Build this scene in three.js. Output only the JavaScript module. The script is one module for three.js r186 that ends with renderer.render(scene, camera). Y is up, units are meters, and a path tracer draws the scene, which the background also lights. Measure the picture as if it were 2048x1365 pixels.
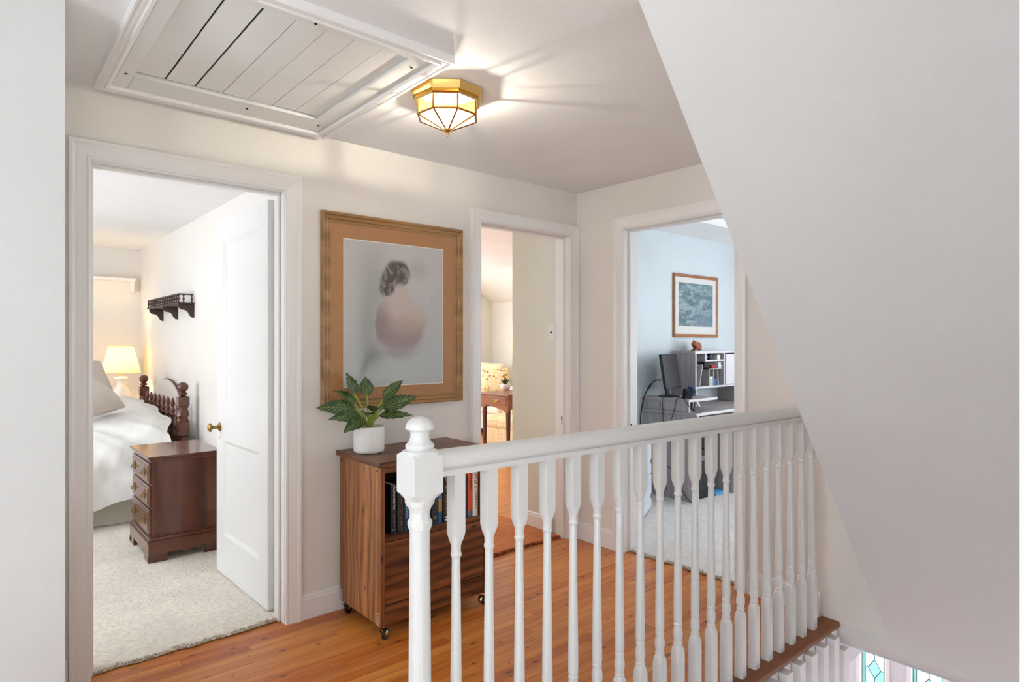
import * as THREE from 'three';
import { RoundedBoxGeometry } from 'three/addons/geometries/RoundedBoxGeometry.js';
import { mergeGeometries, mergeVertices, toCreasedNormals } from 'three/addons/utils/BufferGeometryUtils.js';
import { MarchingCubes } from 'three/addons/objects/MarchingCubes.js';
import { RectAreaLightUniformsLib } from 'three/addons/lights/RectAreaLightUniformsLib.js';

/* ------------------------------------------------------------------ camera, sky, lights, exposure */
const scene = new THREE.Scene();
const renderer = new THREE.WebGLRenderer({ antialias: true });
renderer.toneMapping = THREE.LinearToneMapping;
renderer.toneMappingExposure = 1.22;
renderer.shadowMap.enabled = true;
RectAreaLightUniformsLib.init();

const camera = new THREE.PerspectiveCamera(57.18, 2048 / 1365, 0.02, 60);
camera.position.set(-3.2093, 1.37, 3.0152);
const YAW = 49.14 * Math.PI / 180;
camera.lookAt(camera.position.x + Math.cos(YAW), 1.37, camera.position.z - Math.sin(YAW));
camera.setViewOffset(2048, 1365, 0, -1.8, 2048, 1365);
scene.add(camera);

scene.background = new THREE.Color(2.3, 2.5, 2.7);        // even overcast sky, seen only through the windows

// sun through an added landing window: its patch on the added pale carpet fills the hall from below
const sun = new THREE.DirectionalLight(0xfffcf7, 44);
sun.position.set(-3.75 - 2, 1.5 + 8, 4.6 + 5.2); sun.target.position.set(-3.75, 1.5, 4.6); sun.castShadow = true; sun.shadow.mapSize.set(2048, 2048);
Object.assign(sun.shadow.camera, { left: -9, right: 9, top: 9, bottom: -9, near: 0.5, far: 30 }); scene.add(sun, sun.target);

const H = 2.405;                                             // ceiling of the upper floor
// daylight: one soft area light in each window opening, the size of its glass, and added uplights
function daylight(w, h, [x, y, z], [tx, ty, tz], intensity, color = 0xe6eeff) {
  const l = new THREE.RectAreaLight(color, intensity, w, h);
  l.position.set(x, y, z); l.lookAt(tx, ty, tz); l.castShadow = true; scene.add(l);
  return l;
}
const DAY = { hallWest: 4.0, hallSouth: 0.2, bedroom: 1.6, room2: 5.4, room3: 4.4, porch: 62 };      // sky seen through each window; both landing windows are added
const UPLIGHT = { bedroom: 5.6, room2: 5.5, room3: 3.6 };                   // added upward lights inside the rooms, to brighten the ceilings
daylight(2.0, 1.35, [-6.485, 1.5, 2.6], [0, 1.5, 2.6], DAY.hallWest);
daylight(1.2, 1.35, [-3.75, 1.5, 4.585], [-3.75, 1.5, 0], DAY.hallSouth);
daylight(2.2, 1.4, [-4.985, 1.5, -2.2], [0, 1.5, -2.2], DAY.bedroom); daylight(2.2, 0.6, [-4.8, 1.1, -2.2], [-3.8, 2.1, -2.2], UPLIGHT.bedroom);
daylight(1.9, 1.3, [-0.35, 1.45, -4.885], [-0.35, 1.45, 0], DAY.room2, 0xf4f7ff); daylight(1.9, 0.6, [-0.35, 1.1, -4.7], [-0.35, 2.1, -3.7], UPLIGHT.room2);
daylight(1.0, 1.3, [1.7, 1.45, -4.885], [1.7, 1.45, 0], DAY.room2 * 0.6, 0xf4f7ff);  // daylight of the added narrow corner room window
daylight(1.5, 0.6, [3.4, 1.15, 1.75], [2.4, 2.15, 1.75], UPLIGHT.room3, 0xf2f6ff);
daylight(1.5, 1.3, [3.585, 1.5, 1.75], [0, 1.5, 1.75], DAY.room3, 0xf2f6ff);
daylight(0.16, 1.15, [2.19, -1.45, 1.135], [0, -1.45, 1.135], DAY.porch); daylight(0.19, 1.15, [2.19, -1.45, 1.51], [0, -1.45, 1.51], DAY.porch);

/* ------------------------------------------------------------------ helpers */
let seed = 20240611;
const rnd = () => { seed |= 0; seed = seed + 0x6D2B79F5 | 0; let t = Math.imul(seed ^ seed >>> 15, 1 | seed); t = t + Math.imul(t ^ t >>> 7, 61 | t) ^ t; return ((t ^ t >>> 14) >>> 0) / 4294967296; };
const rr = (a, b) => a + (b - a) * rnd();
const R = (d) => d * Math.PI / 180;
const clamp = (v, a = 0, b = 1) => Math.min(b, Math.max(a, v));
const sm = (a, b, x) => { const t = clamp((x - a) / (b - a)); return t * t * (3 - 2 * t); };
const hash = (x, y, s = 0) => { let h = Math.imul(x | 0, 374761393) + Math.imul(y | 0, 668265263) + Math.imul(s | 0, 1274126177); h = Math.imul(h ^ h >>> 13, 1274126177); return ((h ^ h >>> 16) >>> 0) / 4294967296; };
function vn(x, y, px = 0, py = 0, s = 0) {                    // value noise, optionally periodic
  const ix = Math.floor(x), iy = Math.floor(y), fx = x - ix, fy = y - iy;
  const m = (a, p) => p ? ((a % p) + p) % p : a;
  const u = fx * fx * (3 - 2 * fx), v = fy * fy * (3 - 2 * fy);
  const a = hash(m(ix, px), m(iy, py), s), b = hash(m(ix + 1, px), m(iy, py), s), c = hash(m(ix, px), m(iy + 1, py), s), d = hash(m(ix + 1, px), m(iy + 1, py), s);
  return a + (b - a) * u + (c - a) * v + (a - b - c + d) * u * v;
}
function fbm(x, y, px, py, s, o = 4) { let r = 0, a = 0.5, k = 1; for (let i = 0; i < o; i++) { r += a * vn(x * k, y * k, px * k, py * k, s + i * 17); a *= 0.5; k *= 2; } return r / (1 - Math.pow(0.5, o)); }
function dataTex(w, h, fn, srgb = true, wm = 1, hm = 1) {     // fn(u, v) -> [r, g, b] in 0..1; wm, hm: size in metres
  const d = new Uint8Array(w * h * 4);
  for (let j = 0; j < h; j++) for (let i = 0; i < w; i++) {
    const c = fn(i / w, j / h), k = (j * w + i) * 4;
    d[k] = clamp(c[0]) * 255; d[k + 1] = clamp(c[1]) * 255; d[k + 2] = clamp(c[2]) * 255; d[k + 3] = 255;
  }
  const t = new THREE.DataTexture(d, w, h, THREE.RGBAFormat);
  t.wrapS = t.wrapT = THREE.RepeatWrapping; t.magFilter = THREE.LinearFilter; t.minFilter = THREE.LinearMipmapLinearFilter; t.generateMipmaps = true;
  if (srgb) t.colorSpace = THREE.SRGBColorSpace;
  t.repeat.set(1 / wm, 1 / hm); t.needsUpdate = true;
  return t;
}
function canvasTex(w, h, draw) {
  const c = document.createElement('canvas'); c.width = w; c.height = h;
  draw(c.getContext('2d'), w, h);
  const t = new THREE.CanvasTexture(c); t.colorSpace = THREE.SRGBColorSpace; t.magFilter = THREE.LinearFilter;
  return t;
}
const mix3 = (a, b, t) => [a[0] + (b[0] - a[0]) * t, a[1] + (b[1] - a[1]) * t, a[2] + (b[2] - a[2]) * t];
const rgb = (r, g, b) => [r / 255, g / 255, b / 255];

const used = {};
const numbered = (n) => { const k = used[n] = (used[n] ?? -1) + 1; return k ? `${n}_${String(k).padStart(3, '0')}` : n; };
const shadow = (m) => { m.castShadow = true; m.receiveShadow = true; return m; };
function part(name, geo, mat, parent) {                       // a named mesh under its thing
  const m = shadow(new THREE.Mesh(Array.isArray(geo) ? merge(geo) : geo, mat)); m.name = name; parent.add(m); return m;
}
function thing(name, label, category, pos = [0, 0, 0], turn = 0, group) {
  const g = new THREE.Group(); g.name = numbered(name); g.position.set(...pos); g.rotation.y = turn; scene.add(g);
  g.userData = { label, category }; if (group) g.userData.group = group;
  return g;
}
function single(name, label, category, geo, mat, group) {
  const m = shadow(new THREE.Mesh(Array.isArray(geo) ? merge(geo) : geo, mat)); m.name = numbered(name); scene.add(m);
  m.userData = { label, category }; if (group) m.userData.group = group;
  return m;
}
function struct(name, geo, mat, label, category) {
  const m = shadow(new THREE.Mesh(Array.isArray(geo) ? merge(geo) : geo, mat)); m.name = name; scene.add(m);
  m.userData = { kind: 'structure', label, category }; return m;
}
function structGroup(name, label, category) { const g = new THREE.Group(); g.name = name; g.userData = { kind: 'structure', label, category }; scene.add(g); return g; }
function merge(list) {
  const l = list.map((g) => { let q = g.index ? g.toNonIndexed() : g; if (!q.attributes.normal) q.computeVertexNormals(); if (!q.attributes.uv) q.setAttribute('uv', new THREE.Float32BufferAttribute(new Float32Array(q.attributes.position.count * 2), 2)); for (const k of Object.keys(q.attributes)) if (!['position', 'normal', 'uv'].includes(k)) q.deleteAttribute(k); return q; });
  return l.length === 1 ? l[0] : mergeGeometries(l);
}
// uv in metres from position, the axis of the face decides; grain: axis that runs along u
function muv(geo, grain = null, ou = 0, ov = 0) {
  const g = geo.index ? geo.toNonIndexed() : geo, p = g.attributes.position, n = g.attributes.normal, uv = new Float32Array(p.count * 2);
  const ax = { x: 0, y: 1, z: 2 };
  for (let i = 0; i < p.count; i++) {
    const P = [p.getX(i), p.getY(i), p.getZ(i)], N = [Math.abs(n.getX(i)), Math.abs(n.getY(i)), Math.abs(n.getZ(i))];
    const k = N[0] > N[1] && N[0] > N[2] ? 0 : N[1] > N[2] ? 1 : 2;
    let a = k === 0 ? 2 : 0, b = k === 1 ? 2 : 1;
    if (grain !== null) { const gi = ax[grain]; if (gi === b) [a, b] = [b, a]; else if (gi === k) { /* end grain */ } }
    uv[2 * i] = P[a] + ou; uv[2 * i + 1] = P[b] + ov;
  }
  g.setAttribute('uv', new THREE.BufferAttribute(uv, 2));
  return g;
}
const box = (x0, x1, y0, y1, z0, z1) => { const g = new THREE.BoxGeometry(x1 - x0, y1 - y0, z1 - z0); g.translate((x0 + x1) / 2, (y0 + y1) / 2, (z0 + z1) / 2); return g; };
const rbox = (x0, x1, y0, y1, z0, z1, r = 0.004, s = 2) => { const g = new RoundedBoxGeometry(x1 - x0, y1 - y0, z1 - z0, s, Math.min(r, (x1 - x0) / 2.01, (y1 - y0) / 2.01, (z1 - z0) / 2.01)); g.translate((x0 + x1) / 2, (y0 + y1) / 2, (z0 + z1) / 2); return g; };
const lathe = (pts, seg = 32) => new THREE.LatheGeometry(pts.map(([r, y]) => new THREE.Vector2(r, y)), seg);
const tube = (pts, r, seg = 40, rad = 8) => new THREE.TubeGeometry(new THREE.CatmullRomCurve3(pts.map((p) => new THREE.Vector3(...p))), seg, r, rad, false);
const cyl = (r0, r1, h, seg = 24) => new THREE.CylinderGeometry(r0, r1, h, seg);
function extrude(pts, depth, bevel = 0) {                     // polygon in xy, depth along +z
  const s = new THREE.Shape(pts.map(([x, y]) => new THREE.Vector2(x, y)));
  return new THREE.ExtrudeGeometry(s, { depth, bevelEnabled: bevel > 0, bevelSize: bevel, bevelThickness: bevel, bevelSegments: 2, curveSegments: 12 });
}
function bar(a, b, r, seg = 8) { const A = new THREE.Vector3(...a), B = new THREE.Vector3(...b), d = B.clone().sub(A), g = cyl(r, r, d.length(), seg); g.applyQuaternion(new THREE.Quaternion().setFromUnitVectors(new THREE.Vector3(0, 1, 0), d.clone().normalize())); g.translate(...A.add(B).multiplyScalar(0.5).toArray()); return g; }
// turned post: solid of revolution R(y) cut from a square bar; list of [y, radius]
function turned(list, hw, seg = 32) {
  const pos = [], idx = [], n = list.length;
  for (const [y, rad] of list) for (let k = 0; k < seg; k++) {
    const t = (k / seg) * Math.PI * 2 + Math.PI / 4, c = Math.cos(t), s = Math.sin(t), r = Math.min(rad, hw / Math.max(Math.abs(c), Math.abs(s)));
    pos.push(c * r, y, s * r);
  }
  for (let i = 0; i < n - 1; i++) for (let k = 0; k < seg; k++) { const a = i * seg + k, b = i * seg + (k + 1) % seg, c = a + seg, d = b + seg; idx.push(a, c, b, b, c, d); }
  const top = pos.length / 3; pos.push(0, list[n - 1][0], 0); const bot = top + 1; pos.push(0, list[0][0], 0);
  for (let k = 0; k < seg; k++) { idx.push(top, (n - 1) * seg + (k + 1) % seg, (n - 1) * seg + k, bot, k, (k + 1) % seg); }
  const g = new THREE.BufferGeometry(); g.setAttribute('position', new THREE.Float32BufferAttribute(pos, 3)); g.setIndex(idx);
  const q = toCreasedNormals(g, R(28));
  return muv(q, 'y');
}
// wall panel: polygon in (s, y) with rectangular holes, t0..t1 thickness; along 'x' or 'z'
function panel(axis, outline, holes, t0, t1) {
  const y0 = outline[0][1], doors = holes.filter((q) => q[2] <= y0 + 1e-3).sort((p, q) => p[0] - q[0]);
  if (doors.length) outline = [outline[0], ...doors.flatMap(([a0, a1, , b1]) => [[a0, y0], [a0, b1], [a1, b1], [a1, y0]]), ...outline.slice(1)];
  const s = new THREE.Shape(outline.map(([a, b]) => new THREE.Vector2(a, b)));
  for (const [a0, a1, b0, b1] of holes.filter((q) => q[2] > y0 + 1e-3)) { const h = new THREE.Path(); h.moveTo(a0, b0); h.lineTo(a0, b1); h.lineTo(a1, b1); h.lineTo(a1, b0); h.closePath(); s.holes.push(h); }
  const g = new THREE.ExtrudeGeometry(s, { depth: t1 - t0, bevelEnabled: false });
  if (axis === 'x') g.translate(0, 0, t0);
  else { g.rotateY(-Math.PI / 2); g.translate(t1, 0, 0); }    // (s, y, d) -> x = -d, z = s
  return muv(g);
}
const rect = (a0, a1, b0, b1) => [[a0, b0], [a1, b0], [a1, b1], [a0, b1]];
// sweep of a profile [d, h] (d outwards from the opening, h proud of the wall) with mitred ends
function mould(profile, A, B, out, up, mitA, mitB) {
  const a = new THREE.Vector3(...A), b = new THREE.Vector3(...B), t = b.clone().sub(a).normalize(), o = new THREE.Vector3(...out), u = new THREE.Vector3(...up);
  const pos = [], n = profile.length;
  const P = (q, base, m) => base.clone().addScaledVector(o, q[0]).addScaledVector(u, q[1]).addScaledVector(t, m * q[0]);
  const tri = (p, q, r) => pos.push(...p.toArray(), ...q.toArray(), ...r.toArray());
  for (let i = 0; i < n; i++) {
    const p0 = profile[i], p1 = profile[(i + 1) % n];
    const a0 = P(p0, a, -mitA), a1 = P(p1, a, -mitA), b0 = P(p0, b, mitB), b1 = P(p1, b, mitB);
    tri(a0, b0, a1); tri(a1, b0, b1);
  }
  for (let i = 1; i < n - 1; i++) { tri(P(profile[0], a, -mitA), P(profile[i], a, -mitA), P(profile[i + 1], a, -mitA)); tri(P(profile[0], b, mitB), P(profile[i + 1], b, mitB), P(profile[i], b, mitB)); }
  const g = new THREE.BufferGeometry(); g.setAttribute('position', new THREE.Float32BufferAttribute(pos, 3));
  return muv(toCreasedNormals(g, R(25)));
}
function grid(nu, nv, f) {                                    // surface f(u, v) -> [x, y, z]
  const pos = [], uv = [], idx = [];
  for (let j = 0; j <= nv; j++) for (let i = 0; i <= nu; i++) { pos.push(...f(i / nu, j / nv)); uv.push(i / nu, j / nv); }
  for (let j = 0; j < nv; j++) for (let i = 0; i < nu; i++) { const a = j * (nu + 1) + i, b = a + 1, c = a + nu + 1, d = c + 1; idx.push(a, b, c, b, d, c); }
  const g = new THREE.BufferGeometry(); g.setAttribute('position', new THREE.Float32BufferAttribute(pos, 3)); g.setAttribute('uv', new THREE.Float32BufferAttribute(uv, 2)); g.setIndex(idx); g.computeVertexNormals();
  return g;
}

/* ------------------------------------------------------------------ materials */
const std = (o) => new THREE.MeshStandardMaterial({ roughness: 0.6, ...o });
const phys = (o) => new THREE.MeshPhysicalMaterial({ roughness: 0.5, ...o });
const col = (r, g, b) => new THREE.Color().setRGB(r / 255, g / 255, b / 255, THREE.SRGBColorSpace);

const plasterBump = dataTex(512, 512, (u, v) => { const n = 0.55 * fbm(u * 24, v * 24, 24, 24, 3, 4) + 0.45 * fbm(u * 5, v * 5, 5, 5, 9, 3); return [n, n, n]; }, false, 1.6, 1.6);
const paintMap = (r, g, b, s, amp = 0.018) => dataTex(256, 256, (u, v) => { const n = (fbm(u * 6, v * 6, 6, 6, s, 5) - 0.5) * 2 * amp, k = (hash(u * 256, v * 256, s) - 0.5) * 0.006; return [r / 255 + n + k, g / 255 + n + k, b / 255 + n * 1.1 + k]; }, true, 2.2, 2.2);
const M = {};
M.wall = std({ map: paintMap(237, 231, 223, 4), roughness: 0.55, bumpMap: plasterBump, bumpScale: 0.0015 });
M.wallGrey = std({ map: paintMap(232, 230, 226, 5), roughness: 0.6, bumpMap: plasterBump, bumpScale: 0.002 });
M.wallLeftDimmed = std({ map: paintMap(221, 220, 217, 15), roughness: 0.6, bumpMap: plasterBump, bumpScale: 0.002 });  // wall grey painted darker to offset strong light on the left wall
M.ceiling = std({ map: paintMap(244, 243, 241, 6), roughness: 0.7, bumpMap: plasterBump, bumpScale: 0.0015 });
M.bedWall = std({ map: paintMap(240, 235, 227, 7), roughness: 0.6, bumpMap: plasterBump, bumpScale: 0.001 });
M.roomTwoWall = std({ map: paintMap(238, 237, 228, 8), roughness: 0.6, bumpMap: plasterBump, bumpScale: 0.001 });
M.sage = std({ map: paintMap(226, 227, 213, 12), roughness: 0.6, bumpMap: plasterBump, bumpScale: 0.001 });
M.blue = std({ map: paintMap(220, 228, 231, 9), roughness: 0.6, bumpMap: plasterBump, bumpScale: 0.001 });
M.olive = std({ map: paintMap(176, 160, 122, 10), roughness: 0.7 });
M.lower = std({ map: paintMap(214, 214, 216, 11), roughness: 0.6 });
M.trim = phys({ color: col(244, 241, 237), roughness: 0.34 });
M.railWhite = phys({ color: col(232, 231, 228), roughness: 0.28 });
M.hatchWhite = phys({ color: col(236, 235, 230), roughness: 0.16 });
M.doorWhite = phys({ color: col(240, 240, 237), roughness: 0.35 });
M.dark = std({ color: col(20, 18, 16), roughness: 0.8 });
M.black = std({ color: col(16, 16, 18), roughness: 0.45 });
M.brass = std({ color: col(228, 192, 118), roughness: 0.18, metalness: 1 });
M.brassDark = std({ color: col(170, 118, 52), roughness: 0.3, metalness: 1 });
M.oldBrass = std({ color: col(150, 122, 62), roughness: 0.35, metalness: 1 });
M.steel = std({ color: col(196, 200, 204), roughness: 0.35, metalness: 1 });
M.whitePlastic = std({ color: col(238, 238, 236), roughness: 0.4 });

function woodTex(s, base, dark, light, { w = 1024, h = 256, wm = 1.4, hm = 0.35, rings = 9, knots = 5, streak = 0.5, pores = 0.25 } = {}) {
  const ks = []; for (let i = 0; i < knots; i++) ks.push([hash(i, 3, s), hash(i, 5, s), 0.4 + hash(i, 7, s)]);
  return dataTex(w, h, (u, v) => {
    const warp = fbm(u * 3, v * 3, 3, 3, s, 3) * 0.22;
    let t = (v + warp) * rings + fbm(u * 8, v * 12, 8, 12, s + 2, 3) * 0.6;
    let ring = Math.abs((t % 1) - 0.5) * 2; ring = Math.pow(ring, 1.6);
    const fib = fbm(u * 14, v * 110, 14, 110, s + 5, 3), broad = fbm(u * 2, v * 7, 2, 7, s + 8, 3);
    let c = mix3(base, dark, clamp(ring * streak * 0.75 + (broad - 0.42) * streak * 1.6));
    c = mix3(c, light, clamp((fib - 0.5) * 1.3 + (0.5 - broad) * 0.5) * 0.55);
    const p = vn(u * 90, v * 300, 90, 300, s + 11) > 0.8 ? pores : 0; c = mix3(c, dark, p * fib);
    for (const [ku, kv, kr] of ks) { let du = Math.abs(u - ku), dv = Math.abs(v - kv); du = Math.min(du, 1 - du) * wm; dv = Math.min(dv, 1 - dv) * hm; const d = Math.hypot(du * 0.45, dv) / (0.006 * kr); if (d < 1.6) c = mix3(c, mix3(dark, [0.08, 0.04, 0.02], 0.5), clamp(1.4 - d) * 0.8); }
    return c;
  }, true, wm, hm);
}
// varnished strip floor: five boards' worth of tone
const floorTones = [[rgb(212, 130, 54), rgb(152, 78, 26), rgb(230, 158, 78)], [rgb(202, 116, 44), rgb(138, 66, 20), rgb(222, 144, 66)], [rgb(220, 142, 64), rgb(166, 92, 34), rgb(234, 168, 90)], [rgb(194, 104, 38), rgb(130, 58, 18), rgb(214, 132, 58)], [rgb(214, 132, 60), rgb(148, 76, 28), rgb(230, 156, 82)]];
M.floor = floorTones.map((t, i) => phys({ map: woodTex(100 + i * 31, ...t, { rings: 5, knots: 16, streak: 0.42, wm: 1.5, hm: 0.3, pores: 0.3 }), roughness: 0.42, clearcoat: 0.22, clearcoatRoughness: 0.12 }));
M.cabinetSide = phys({ map: woodTex(301, rgb(176, 116, 64), rgb(108, 60, 26), rgb(212, 156, 94), { rings: 9, knots: 2, streak: 0.85, hm: 0.4 }), roughness: 0.42 });
M.cabinet = phys({ map: woodTex(307, rgb(140, 80, 38), rgb(62, 30, 12), rgb(174, 108, 56), { rings: 8, knots: 3, streak: 1.0, hm: 0.42 }), roughness: 0.38 });
M.mahogany = phys({ map: woodTex(401, rgb(104, 54, 34), rgb(62, 29, 19), rgb(128, 70, 44), { rings: 4, knots: 0, streak: 0.6, hm: 0.5 }), roughness: 0.26, clearcoat: 0.5, clearcoatRoughness: 0.1 });
M.darkWood = phys({ map: woodTex(411, rgb(88, 44, 30), rgb(50, 24, 17), rgb(112, 60, 42), { rings: 4, knots: 0, streak: 0.5 }), roughness: 0.3 });
M.shelfWood = std({ color: col(62, 40, 34), roughness: 0.5 });
M.nosing = phys({ map: woodTex(421, rgb(138, 78, 34), rgb(88, 46, 18), rgb(166, 104, 52), { rings: 3, knots: 4 }), roughness: 0.4 });
M.frameGold = std({ map: woodTex(431, rgb(176, 136, 88), rgb(120, 84, 48), rgb(206, 174, 128), { rings: 3, knots: 0, streak: 0.5 }), roughness: 0.5 });
M.frameOak = std({ map: woodTex(441, rgb(186, 118, 62), rgb(142, 84, 40), rgb(206, 142, 84), { rings: 3, knots: 0 }), roughness: 0.45 });
M.deskGrey = std({ map: woodTex(451, rgb(178, 170, 168), rgb(140, 132, 132), rgb(196, 190, 188), { rings: 6, knots: 2, streak: 0.5 }), roughness: 0.5 });
M.deskEdge = std({ color: col(226, 222, 222), roughness: 0.45 });
M.desk2 = phys({ map: woodTex(461, rgb(156, 98, 60), rgb(108, 62, 36), rgb(180, 122, 78), { rings: 4, knots: 1 }), roughness: 0.3 });
M.catWood = std({ map: woodTex(471, rgb(176, 98, 52), rgb(118, 58, 28), rgb(206, 136, 84), { rings: 10, knots: 1, wm: 0.3, hm: 0.1 }), roughness: 0.45 });

const carpetBump = dataTex(512, 512, (u, v) => { const n = 0.5 * fbm(u * 90, v * 90, 90, 90, 21, 2) + 0.5 * fbm(u * 18, v * 18, 18, 18, 23, 3); return [n, n, n]; }, false, 0.6, 0.6);
const carpetMap = (a, b, c, s) => dataTex(512, 512, (u, v) => { const n = fbm(u * 60, v * 60, 60, 60, s, 2) - 0.5, m = fbm(u * 5, v * 5, 5, 5, s + 3, 4) - 0.5; const k = n * 0.1 + m * 0.07; return [a / 255 + k, b / 255 + k, c / 255 + k * 0.9]; }, true, 0.9, 0.9);
M.carpet = std({ map: carpetMap(234, 226, 211, 31), roughness: 1, bumpMap: carpetBump, bumpScale: 0.005 });
M.carpetBlue = std({ map: carpetMap(228, 222, 216, 37), roughness: 1, bumpMap: carpetBump, bumpScale: 0.006 });
M.rug = std({ map: carpetMap(206, 124, 70, 41), roughness: 1, bumpMap: carpetBump, bumpScale: 0.008 });
M.tuft = std({ color: col(196, 178, 152), roughness: 1 });
M.tuftRust = std({ color: col(168, 84, 50), roughness: 1 });
const weave = dataTex(128, 128, (u, v) => { const n = 0.5 + 0.25 * Math.sin(u * Math.PI * 2 * 32) * Math.sin(v * Math.PI * 2 * 32) + 0.25 * (hash(u * 128, v * 128, 2) - 0.5); return [n, n, n]; }, false, 0.08, 0.08);
M.duvet = std({ color: col(244, 243, 238), roughness: 0.9 });
M.skirt = std({ color: col(206, 200, 184), roughness: 0.95 });
M.linen = std({ color: col(216, 203, 190), roughness: 0.95, bumpMap: weave, bumpScale: 0.0008 });
M.cream = std({ color: col(226, 216, 208), roughness: 0.9 });
M.pot = std({ color: col(238, 234, 228), roughness: 0.55 });
M.soil = std({ color: col(40, 28, 20), roughness: 1 });
M.glass = phys({ color: 0xffffff, transmission: 1, thickness: 0, roughness: 0.0, ior: 1.45 });

/* ------------------------------------------------------------------ room shell: upper hall */
const T = 0.13;                                               // wall thickness
const D1 = [-2.84, -2.06], D2 = [-0.855, -0.08], D3 = [0.42, 1.195], DH = 2.10;
struct('wall_back', panel('x', rect(-5.1, T, 0, H), [[D1[0] - 0.02, D1[1] + 0.02, 0.0001, DH + 0.02], [D2[0] - 0.02, D2[1] + 0.02, 0.0001, DH + 0.02]], -T, 0), M.wall, 'cream painted hall wall with the framed print between two doorways', 'wall');
struct('wall_right', panel('z', rect(0, 1.965, 0, H), [[D3[0] - 0.02, D3[1] + 0.02, 0.0001, DH + 0.02]], 0, T), M.wall, 'cream painted end wall holding the doorway to the blue room', 'wall');
struct('wall_left', muv(box(-6.6, -2.9948, 0, H, 0.0, 0.72)), M.wallLeftDimmed, 'pale grey wall end at the far left edge of the hall', 'wall');
struct('wall_west', panel('z', rect(0.72, 4.7, 0, H), [[1.6, 3.6, 0.825, 2.175]], -6.6, -6.5), M.wallGrey, 'pale landing wall with an added window behind the viewer', 'wall');
struct('wall_south', panel('x', rect(-6.5, -2.4, 0, H), [[-4.35, -3.15, 0.825, 2.175]], 4.6, 4.7), M.wallGrey, 'pale landing wall with an added window facing the hall', 'wall');
struct('wall_stairwell', muv(box(-2.4, 2.2, -2.7, H, 2.871, 2.99)), M.wallGrey, 'pale wall edge along the stairwell at the far right', 'wall');
struct('wall_landing', muv(box(-2.4, -2.3, 0, H, 2.99, 4.6)), M.wallGrey, 'pale landing wall closing the passage', 'wall');
struct('ceiling', muv(box(-6.6, T, H, H + 0.1, 0, 4.7)), M.ceiling, 'white plaster hall ceiling around the brass light', 'ceiling');
// steep plaster slope over the stairs: one plane rising from the stairwell edge at the end wall to the ceiling, rounded at its foot
{
  const k = (2.405 - 0.0) / 1.945, pts = [[T, H], [-1.945 - (H - 2.405) / k, H]];
  pts.push([-0.02, 0.022], [-0.004, -0.005], [0.004, -0.035], [0.02, -0.075], [0.045, -0.108], [0.085, -0.125], [T, -0.13]);
  const g = extrude(pts, 2.871 - 1.965); g.translate(0, 0, 1.965);
  struct('wall_slope', muv(toCreasedNormals(g, R(35))), M.wallGrey, 'large sloping grey plaster surface over the stairwell', 'wall');
  // rounded plaster edge under the end wall beside the stairwell
  const e = extrude([[0, 0.0], [0.004, -0.035], [0.02, -0.075], [0.045, -0.108], [0.085, -0.125], [T, -0.13], [T, 0]], 1.965 - 1.66); e.translate(0, 0, 1.66);
  struct('trim_plaster_edge', muv(toCreasedNormals(e, R(35))), M.wallGrey, 'rounded plaster edge below the end wall beside the railing', 'trim');
}

// hall floor: strip boards along x, each its own part; sub-floor below
const floor = structGroup('floor', 'orange varnished strip wood floor of the hall', 'floor');
{
  part('subfloor', [box(-6.6, 0, -0.12, -0.016, -T, 1.70), box(-6.6, -2.36, -0.12, -0.016, 1.70, 4.7)], M.dark, floor).userData.kind = 'stuff';
  const W = 0.0575, gap = 0.0012; let row = 0;
  for (let z = -T; z < 1.73; z += W, row++) {
    const near = false;
    let x = -3.4 - rr(0, 0.8); const x0 = -3.4, xe = near ? -2.36 : T;
    while (x < xe) {
      const L = near ? rr(1.5, 2.6) : rr(0.7, 1.9), a = Math.max(x, x0), b = Math.min(x + L, xe);
      const z1 = Math.min(z + W, 1.735);
      if (b - a > 0.05) { const y = rr(-0.0004, 0.0003); part('floor_board', muv(box(a + gap / 2, b - gap / 2, -0.015, y, z + gap / 2, z1 - gap / 2), 'x', rr(0, 5), rr(0, 5)), M.floor[Math.floor(rnd() * 5)], floor); }
      x += L;
    }
  }
  const nose = extrude([[1.66, -0.002], [1.66, -0.03], [1.74, -0.03], [1.752, -0.022], [1.755, -0.012], [1.75, 0.0], [1.74, 0.004], [1.665, 0.004]], 2.36 - 0.002);   // (z, y) along x
  nose.rotateY(-Math.PI / 2); nose.translate(-0.001, 0, 0);
  part('nosing', muv(toCreasedNormals(nose, R(40)), 'x'), M.nosing, floor);
}

struct('floor_landing_added', merge([muv(box(-6.5, -2.4, -0.016, 0.006, 1.737, 4.6)), muv(box(-6.5, -3.4, -0.016, 0.006, 0.72, 1.737))]), std({ map: carpetMap(230, 230, 228, 45), roughness: 1, bumpMap: carpetBump, bumpScale: 0.006 }), 'unseen pale carpet added on the landing to bounce sun into the hall', 'carpet');  // unseen pale carpet, added so its sun patch brightens the hall
part('floor_board', muv(box(-2.399, -2.36, -0.015, 0.0, 1.737, 2.87), 'z'), M.floor[1], floor);

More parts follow.
